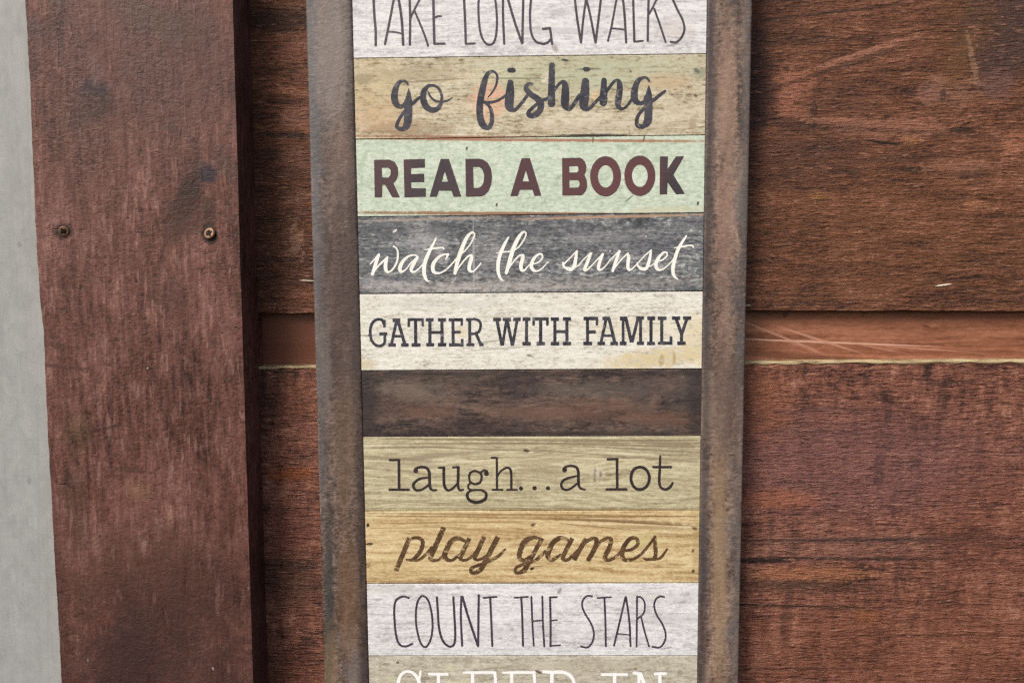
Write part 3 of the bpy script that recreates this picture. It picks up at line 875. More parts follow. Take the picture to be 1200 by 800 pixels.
def ink_read():
    k = Ink(430, 176, 815, 240).use('R1')
    P = k.poly
    P([(62, 130), (200, 128), (245, 150), (272, 200), (275, 260), (258, 310), (232, 335), (290, 460), (222, 460), (160, 350), (135, 350), (133, 460), (68, 460)], [(130, 200), (185, 200), (208, 220), (208, 260), (190, 285), (134, 286)])
    P([(322, 127), (508, 122), (510, 200), (388, 203), (388, 255), (503, 252), (503, 325), (390, 328), (390, 380), (518, 380), (518, 455), (330, 460)])
    P([(648, 122), (720, 122), (830, 455), (762, 455), (742, 402), (632, 402), (615, 455), (550, 455)], [(684, 232), (712, 322), (658, 322)])
    P([(865, 122), (990, 120), (1025, 130), (1060, 155), (1090, 205), (1100, 280), (1092, 350), (1065, 410), (1035, 440), (1000, 452), (870, 455)], [(933, 193), (985, 193), (1012, 212), (1026, 245), (1030, 285), (1022, 335), (1005, 362), (985, 375), (937, 377)])
    k.use('R2')
    P([(312, 155), (410, 155), (545, 595), (462, 597), (440, 525), (292, 525), (270, 597), (180, 600)], [(362, 298), (398, 425), (322, 425)])
    P([(787, 152), (1000, 150), (1030, 165), (1055, 195), (1072, 250), (1068, 310), (1048, 352), (1070, 395), (1080, 450), (1078, 500), (1060, 545), (1035, 575), (1010, 590), (790, 592)],
      [(870, 250), (960, 248), (974, 258), (978, 285), (974, 310), (960, 322), (872, 322)], [(872, 412), (965, 410), (986, 424), (992, 455), (988, 480), (975, 497), (874, 500)])
    k.use('R3')
    P(ell(254, 315, 156, 202), ell(254, 315, 77, 112))
    P(ell(598, 309, 156, 203), ell(598, 309, 79, 112))
    P([(800, 115), (880, 115), (877, 240), (960, 115), (1045, 112), (935, 300), (1052, 492), (960, 495), (877, 375), (873, 495), (797, 497)])
    return k


def ink_watch():
    k = Ink(428, 266, 818, 336).use('W1')
    L = k.line
    L([(72, 355, 12), (110, 312, 14), (152, 265, 20)]); L([(152, 268, 24), (125, 345, 32), (92, 448, 30)]); L([(92, 445, 14), (150, 370, 16), (232, 292, 18)])
    L([(230, 292, 22), (215, 360, 34), (218, 410, 32), (242, 430, 20), (285, 400, 16), (322, 330, 18), (330, 260, 18), (318, 210, 14), (288, 188, 14)])
    L([(515, 315, 12), (518, 290, 14), (490, 272, 14), (440, 278, 18), (385, 320, 28), (350, 385, 36), (358, 425, 28), (400, 410, 14), (450, 350, 14), (505, 295, 16)])
    L([(512, 300, 20), (480, 350, 32), (455, 405, 32), (475, 430, 20), (520, 405, 14), (575, 345, 14)])
    L([(688, 115, 16), (650, 190, 26), (610, 270, 34), (582, 350, 36), (575, 430, 36), (588, 485, 30), (610, 515, 16), (632, 515, 8)]); L([(585, 222, 8), (640, 212, 14), (710, 205, 16), (745, 200, 16), (762, 215, 12)])
    L([(800, 270, 18), (770, 264, 16), (720, 285, 22), (670, 340, 34), (657, 390, 36), (670, 430, 30), (720, 440, 16), (780, 410, 14), (840, 350, 14), (895, 285, 14)]); L([(800, 264, 24), (780, 315, 10)])
    L([(895, 285, 12), (960, 230, 12), (1015, 160, 14), (1048, 90, 14), (1040, 62, 16), (1015, 64, 22), (975, 110, 32), (930, 210, 38), (890, 330, 38), (865, 440, 30)])
    L([(865, 440, 12), (920, 360, 14), (980, 290, 16), (1020, 272, 20), (1018, 310, 34), (1000, 370, 34), (1002, 412, 32), (1030, 425, 18), (1070, 395, 14), (1108, 348, 12)])
    k.use('W2')
    L([(285, 122, 18), (245, 190, 32), (205, 280, 38), (178, 370, 40), (172, 450, 38), (180, 520, 34), (205, 575, 22), (235, 590, 8)]); L([(155, 292, 8), (220, 280, 16), (290, 275, 16), (350, 262, 14)])
    L([(345, 265, 12), (400, 220, 16), (450, 150, 16), (475, 90, 16), (460, 62, 18), (430, 75, 26), (385, 140, 40), (335, 250, 44), (300, 370, 44), (262, 505, 34)])
    L([(265, 490, 14), (330, 395, 16), (395, 325, 18), (440, 312, 24), (440, 350, 38), (420, 420, 40), (428, 474, 36), (460, 475, 20), (500, 430, 14), (545, 395, 14)])
    L([(555, 410, 14), (610, 390, 16), (650, 345, 18), (645, 305, 18), (610, 305, 22), (560, 350, 32), (532, 420, 40), (548, 470, 34), (590, 486, 20), (650, 455, 14), (715, 385, 12)])
    k.use('W3')
    L([(72, 318, 16), (110, 280, 11), (150, 240, 11), (186, 203, 12)]); L([(185, 205, 14), (176, 260, 26), (165, 320, 30), (140, 358, 24), (105, 358, 15), (75, 332, 16), (70, 305, 18)]); L([(80, 335, 10), (110, 344, 10), (150, 345, 10), (195, 325, 10), (240, 275, 10), (292, 228, 12)])
    L([(298, 228, 24), (270, 300, 28), (247, 358, 26), (270, 360, 14), (330, 300, 11), (392, 235, 12)]); L([(398, 232, 22), (375, 290, 26), (362, 348, 26), (382, 360, 16), (420, 330, 11), (460, 280, 10), (530, 210, 12)])
    L([(535, 208, 22), (510, 280, 28), (480, 370, 22)]); L([(480, 368, 10), (540, 290, 11), (600, 228, 12)]); L([(605, 228, 18), (612, 260, 28), (605, 320, 28), (612, 357, 26), (635, 356, 14), (670, 325, 10), (740, 250, 10), (798, 198, 11)])
    L([(798, 198, 12), (790, 250, 24), (775, 310, 28), (755, 352, 24), (720, 358, 14), (690, 332, 14), (684, 305, 14)]); L([(694, 334, 10), (740, 345, 10), (800, 325, 10), (845, 290, 10)])
    L([(845, 290, 10), (890, 280, 12), (928, 245, 13), (925, 217, 13), (895, 222, 18), (855, 270, 28), (837, 320, 30), (852, 356, 26), (890, 358, 14), (940, 320, 10), (985, 270, 10)])
    L([(1090, 82, 14), (1050, 140, 24), (1010, 220, 28), (985, 310, 30), (978, 370, 28), (990, 415, 22), (1020, 440, 8)]); L([(990, 180, 8), (1050, 170, 14), (1110, 160, 14), (1140, 162, 14), (1148, 178, 10)])
    return k


def ink_gather():
    k = Ink(428, 368, 816, 410).use('G1')
    B, L = k.bar, k.line
    L([(196, 150), (185, 122), (150, 112), (110, 125), (78, 175), (70, 230), (80, 300), (110, 345), (150, 362), (190, 350), (206, 320), (208, 262)], 26); B(203, 116, 203, 188, 24); B(155, 249, 230, 249, 30); L([(48, 265, 4), (75, 262, 24)])
    B(320, 110, 270, 345, 26); B(325, 110, 395, 345, 30); B(280, 120, 352, 120, 34); B(290, 270, 375, 270, 24); B(240, 352, 310, 352, 34); B(360, 352, 430, 352, 34)
    B(420, 115, 572, 115, 28); B(432, 108, 432, 182, 24); B(562, 108, 562, 180, 22); B(495, 110, 497, 355, 30); B(458, 352, 542, 352, 34)
    B(630, 110, 630, 355, 30); B(742, 110, 744, 355, 30); B(592, 117, 665, 117, 32); B(705, 117, 782, 117, 32); B(595, 350, 670, 350, 34); B(706, 350, 784, 350, 34); B(625, 235, 748, 235, 28)
    B(845, 110, 848, 350, 28); B(805, 117, 940, 115, 30); B(928, 108, 928, 172, 22); B(845, 232, 918, 232, 28); B(808, 352, 946, 352, 30); B(933, 362, 933, 295, 24)
    B(1003, 108, 1003, 350, 28); B(968, 115, 1015, 115, 30); L([(1003, 112), (1060, 112), (1098, 135), (1105, 180), (1090, 225), (1050, 246), (1003, 248)], 25); B(1060, 240, 1108, 350, 28); B(972, 350, 1046, 350, 30); B(1092, 350, 1133, 348, 30)
    k.use('G2')
    B(80, 142, 168, 142, 42); B(193, 142, 287, 142, 42); B(313, 142, 402, 140, 42); B(122, 150, 182, 448, 36); B(235, 150, 188, 448, 32); B(243, 150, 302, 448, 36); B(360, 150, 306, 448, 34)
    B(470, 130, 470, 435, 36); B(422, 138, 516, 138, 42); B(422, 425, 518, 425, 44)
    B(540, 135, 730, 135, 36); B(553, 120, 553, 215, 30); B(715, 120, 715, 215, 30); B(635, 130, 635, 435, 38); B(587, 425, 686, 425, 44)
    B(802, 130, 802, 435, 36); B(943, 130, 943, 435, 36); B(755, 138, 849, 138, 42); B(897, 135, 990, 135, 42); B(753, 425, 850, 425, 44); B(897, 425, 992, 425, 42); B(795, 284, 950, 284, 36)
    k.use('G3')
    B(72, 100, 72, 375, 30); B(32, 112, 180, 112, 36); B(167, 100, 167, 182, 26); B(72, 247, 156, 247, 32); B(30, 362, 118, 362, 38)
    B(262, 105, 205, 365, 30); B(286, 105, 350, 365, 32); B(222, 112, 300, 112, 36); B(230, 285, 335, 285, 26); B(172, 362, 248, 362, 36); B(302, 362, 380, 362, 36)
    B(430, 105, 430, 370, 28); B(398, 112, 470, 112, 38); B(455, 100, 514, 352, 34); B(580, 100, 520, 352, 30); B(605, 105, 605, 370, 30); B(560, 108, 640, 108, 36); B(395, 362, 465, 362, 38); B(568, 362, 640, 360, 36)
    B(710, 105, 710, 365, 32); B(672, 110, 752, 110, 38); B(670, 362, 750, 362, 36)
    B(818, 105, 818, 370, 32); B(780, 110, 866, 110, 36); B(778, 360, 925, 360, 32); B(911, 372, 911, 292, 28)
    B(960, 110, 1017, 270, 32); B(1072, 110, 1018, 270, 30); B(1017, 250, 1017, 365, 32); B(920, 108, 1003, 108, 36); B(1032, 108, 1115, 108, 36); B(973, 360, 1058, 360, 36)
    return k


def ink_laugh():
    k = Ink(450, 530, 795, 596).use('L1')
    L, D = k.line, k.dot
    L([(84, 97), (160, 97)], 20); L([(158, 97), (160, 342)], 23); L([(82, 342), (240, 342)], 21)
    D(297, 185, 20); L([(290, 180, 22), (305, 165, 22), (340, 155, 22), (385, 162, 24), (408, 195, 24), (412, 260, 24), (415, 320, 24), (435, 344, 20), (468, 345, 16)])
    L([(410, 240, 16), (340, 250, 20), (290, 280, 22), (277, 315, 24), (300, 345, 22), (345, 342, 20), (390, 315, 20), (412, 290, 18)])
    L([(488, 160), (535, 160)], 17); L([(530, 160, 24), (530, 250, 24), (535, 310, 24), (560, 345, 22), (600, 335, 20), (645, 285, 16)]); L([(606, 158), (655, 156)], 17); L([(650, 158, 24), (648, 250, 24), (647, 310, 22), (662, 345, 20), (690, 342, 16)])
    L([(785, 187), (828, 202), (843, 240), (828, 282), (785, 295), (747, 275), (740, 232), (752, 200)], 19, True); L([(830, 200, 16), (862, 182, 18), (884, 190, 22)]); D(882, 208, 20)
    L([(748, 288, 16), (730, 310, 17), (738, 335, 17), (770, 346, 16)]); L([(790, 344, 19), (848, 348, 19), (880, 378, 23), (866, 424, 27), (800, 447, 27), (742, 428, 25), (722, 386, 23), (745, 354, 19)], closed=True)
    L([(926, 78), (970, 78)], 17); L([(968, 80), (970, 340)], 18); L([(934, 342), (1014, 342)], 16); L([(972, 235, 14), (1000, 190, 16), (1050, 160, 19), (1080, 176, 21), (1088, 230, 20), (1088, 338, 20)]); L([(1054, 343), (1136, 343)], 17)
    k.use('L2')
    D(63, 282, 14.5); D(158, 280, 15); D(253, 280, 14.5)
    D(370, 152, 17); L([(363, 145, 18), (378, 131, 17), (415, 123, 18), (453, 135, 20), (466, 170, 20), (467, 240, 20), (478, 278, 17), (512, 290, 13)]); L([(465, 193, 12), (400, 207, 16), (357, 230, 18), (346, 262, 18), (362, 287, 18), (400, 288, 16), (440, 262, 16), (467, 240, 14)])
    L([(673, 77), (742, 75)], 17); L([(738, 76), (740, 288)], 19); L([(665, 288), (804, 288)], 18)
    L([(895, 132), (943, 150), (966, 205), (948, 265), (900, 289), (857, 270), (836, 215), (852, 155)], 21, True)
    L([(1042, 55, 14), (1040, 130, 18), (1035, 230, 19), (1046, 274, 18), (1080, 289, 18), (1113, 270, 20), (1130, 242, 15)]); L([(994, 132), (1116, 132)], 18)
    return k


def ink_play():
    k = Ink(455, 612, 790, 676).use('P1')
    L, B = k.line, k.bar
    B(212, 175, 98, 447, 40); L([(200, 195, 20), (255, 174, 26), (308, 186, 30), (320, 225, 34), (302, 280, 36), (260, 338, 34), (225, 358, 26), (185, 355, 16)]); L([(225, 360, 20), (280, 358, 22), (340, 318, 26), (395, 255, 24)])
    B(494, 88, 385, 335, 42); L([(390, 318, 40), (384, 348, 36), (415, 362, 26), (460, 350, 24), (510, 295, 28)])
    L([(665, 200, 26), (612, 178, 34), (560, 200, 42), (522, 260, 44), (502, 320, 44), (520, 352, 36), (560, 360, 26), (615, 322, 24)]); B(706, 178, 632, 335, 36); L([(636, 318, 36), (630, 346, 32), (665, 360, 24), (710, 342, 24), (765, 285, 26)])
    B(828, 165, 755, 325, 38); L([(760, 308, 38), (746, 340, 32), (780, 357, 24), (840, 330, 24)]); B(942, 166, 826, 392, 42); L([(830, 380, 42), (800, 436, 40), (752, 464, 30), (718, 456, 28), (726, 424, 26), (790, 398, 26), (870, 366, 28), (940, 330, 28), (1000, 272, 20)])
    k.use('P2')
    L([(255, 155, 18), (205, 146, 30), (150, 175, 40), (117, 240, 36), (112, 287, 34), (140, 306, 26), (195, 278, 22)]); B(272, 150, 168, 338, 31); L([(175, 322, 33), (150, 370, 36), (110, 394, 26), (82, 388, 22), (92, 356, 22), (150, 330, 22), (220, 308, 24), (300, 240, 22)])
    L([(460, 168, 18), (405, 149, 32), (350, 180, 36), (317, 245, 38), (312, 282, 34), (340, 303, 26), (400, 268, 20)]); B(484, 150, 418, 278, 31); L([(420, 272, 31), (420, 298, 28), (455, 300, 24), (520, 240, 22)])
    B(580, 152, 496, 306, 33); L([(545, 215, 20), (590, 170, 22), (635, 150, 26), (655, 172, 32), (635, 235, 33), (598, 300, 33)]); L([(640, 228, 18), (690, 170, 22), (738, 150, 26), (757, 172, 30), (735, 238, 32), (712, 282, 32), (732, 306, 26), (780, 288, 22), (835, 235, 22)])
    L([(838, 240, 18), (900, 230, 22), (944, 192, 25), (932, 152, 24), (890, 156, 28), (847, 210, 32), (833, 262, 32), (852, 302, 28), (910, 298, 22), (970, 260, 20), (1030, 190, 20), (1065, 145, 20)])
    L([(1065, 142, 20), (1066, 200, 28), (1070, 260, 28), (1056, 296, 24), (1010, 300, 20), (985, 294, 12)]); L([(1060, 300, 18), (1105, 288, 20), (1150, 230, 16)])
    return k


def ink_count():
    k = Ink(452, 690, 790, 762).use('S1')
    L = k.line
    L([(232, 120), (180, 108), (125, 130), (98, 190), (98, 330), (115, 480), (145, 555), (200, 575), (265, 550)], 20)
    L([(350, 105), (405, 130), (440, 230), (455, 370), (440, 500), (395, 578), (350, 555), (315, 450), (298, 320), (308, 180)], 19, True)
    L([(495, 115), (505, 260), (515, 400), (550, 520), (610, 575), (655, 555), (668, 470), (660, 300), (650, 115)], 21)
    L([(725, 110), (720, 300), (732, 568)], 20); L([(735, 110), (790, 300), (880, 570)], 22); L([(888, 95), (885, 300), (882, 570)], 21)
    L([(932, 120), (1055, 110)], 18); L([(995, 115), (1005, 330), (1015, 570)], 20)
    k.use('S2')
    L([(115, 132), (255, 122)], 18); L([(185, 128), (195, 330), (203, 630)], 22); L([(290, 122), (300, 380), (315, 630)], 19); L([(405, 120), (410, 380), (425, 640)], 20); L([(305, 375), (410, 368)], 16)
    L([(485, 130), (490, 380), (490, 635)], 22); L([(485, 128), (555, 125)], 19); L([(490, 370), (558, 363)], 16); L([(490, 632), (590, 627)], 17)
    k.use('S3')
    L([(210, 118), (165, 112), (120, 150), (108, 220), (140, 300), (200, 400), (230, 500), (215, 590), (165, 648), (95, 638)], 20)
    L([(268, 135), (410, 125)], 17); L([(340, 130), (350, 380), (355, 635)], 21)
    L([(560, 125), (500, 380), (440, 630)], 20); L([(565, 125), (600, 380), (612, 635)], 21); L([(480, 505), (605, 520)], 14)
    L([(680, 120), (678, 380), (675, 640)], 19); L([(680, 122), (725, 130), (760, 190), (750, 290), (685, 350)], 18); L([(725, 340), (755, 470), (805, 640)], 19)
    L([(960, 125), (920, 118), (875, 150), (858, 220), (885, 310), (945, 410), (978, 510), (965, 590), (915, 648), (840, 642)], 20)
    return k


def ink_sleep():
    k = Ink(455, 780, 795, 852).use('Z1')
    L = k.line
    L([(275, 200, 30), (265, 165, 28), (230, 122, 22), (180, 108, 22), (135, 132, 23), (112, 190, 26), (118, 260, 28), (190, 310, 30), (262, 365, 30), (278, 430, 30), (240, 495, 26), (170, 512, 24), (115, 470, 24)]); L([(286, 108), (272, 190)], 17)
    L([(355, 128), (495, 130)], 22); L([(425, 130), (425, 510)], 26); L([(355, 510), (530, 510)], 22); L([(528, 510), (532, 430)], 22)
    L([(620, 118, 14), (690, 116, 20), (868, 116, 20)]); L([(692, 118), (692, 510)], 26); L([(866, 118), (872, 200)], 24); L([(692, 310), (800, 310)], 20); L([(625, 510), (880, 510)], 22); L([(878, 510), (884, 420)], 22)
    L([(928, 118, 14), (1000, 116, 20), (1175, 116, 20)]); L([(998, 118), (998, 510)], 26); L([(1172, 118), (1178, 200)], 24); L([(998, 310), (1100, 310)], 20); L([(930, 510), (1185, 510)], 22); L([(1180, 510), (1186, 420)], 22)
    k.use('Z2')
    L([(115, 110), (180, 116)], 24); L([(178, 118), (178, 510)], 28); L([(180, 116), (260, 114), (320, 140), (352, 200), (335, 280), (270, 322), (180, 325)], 26); L([(125, 510), (235, 510)], 22)
    L([(570, 132), (765, 132)], 21); L([(668, 132), (668, 510)], 28); L([(575, 510), (765, 510)], 22)
    L([(820, 120), (870, 128)], 24); L([(858, 128), (860, 510)], 24); L([(870, 128), (1020, 510)], 28); L([(985, 126), (1068, 124)], 21); L([(1022, 128), (1022, 510)], 26); L([(825, 510), (900, 510)], 20)
    return k


# ---------------------------------------------------------------- plank and ink materials
def plank_mat(name, stops, off, marks, gx=55, gz=3.2, blot=0.35, rings=0.0, fine=0.3, streak=None, rough=0.5):
    nb = NB(name)
    w = nb.warp(110, 30, 16, off)
    g = nb.noise(gx, gz, 6, 0.66, 0.4, off + 1, w)
    bl = nb.noise(60, 24, 4, 0.6, 0.7, off + 2)
    fi = nb.noise(8, 2.5, 3, 0.66, 0.5, off + 3, w)
    sp = nb.noise(4.0, 2.8, 2, 0.7, 0.4, off + 4)
    f = nb.sum((bl, blot * 1.8), (g, 1.2), (fi, fine * 3.8), (sp, fine * 2.4))
    if rings:
        w2 = nb.warp(150, 40, 46, off + 6)
        rg = nb.noise(320, 3.8, 3, 0.55, 0.0, off + 7, w2)
        f = nb.math('MULTIPLY_ADD', nb.math('SUBTRACT', rg, 0.5), rings * 2.0, f)
    st_ = [(0.5 + (p_ - 0.48) * 1.75, c_) for p_, c_ in stops]
    col = nb.ramp(f, [(max(0.0, min(1.0, p_)), c_) for p_, c_ in st_])
    nb.brk = nb.rng(nb.sum((g, 1.0), (fi, 0.8), (sp, 0.5)), 0.32, 0.58, 0.35, 1.0)
    if streak:
        sk = nb.noise(26, 1.5, 3, 0.6, 0.3, off + 9, w)
        col = nb.mix(nb.rng(sk, 0.64, 0.74, 0, streak[1]), col, streak[0])
    col = add_marks(nb, col, marks, Y_SIGN, sg_o)
    return nb.done(col, rough, 0.3, g, 0.18, 0.5)


def ink_mat(name, a, b, off, wear=None, blob=18, marks=()):
    nb = NB(name)
    g = nb.noise(14, 2.5, 5, 0.7, 0.3, off)
    bl = nb.noise(blob, blob * 0.8, 3, 0.6, 0.4, off + 2)
    col = nb.mix(nb.rng(nb.math('MULTIPLY_ADD', g, 0.4, nb.math('MULTIPLY', bl, 0.6)), 0.38, 0.62), a, b)
    col = add_marks(nb, col, marks, Y_SIGN, sg_o)
    col = nb.mix(nb.rng(nb.noise(4, 1.4, 3, 0.7, 0.2, off + 8), 0.5, 0.75, 0, 0.3), col, tuple(min(1.0, c * 1.8) for c in b[:3]) + (1,))
    if wear:
        wn_ = nb.noise(wear[1], wear[1] * 0.8, 4, 0.65, 0.6, off + 5)
        col = nb.mix(nb.rng(wn_, wear[2], wear[2] + 0.1, 0, wear[3]), col, wear[0])
    return nb.done(col, 0.5, 0.3, g, 0.1, 0.3)


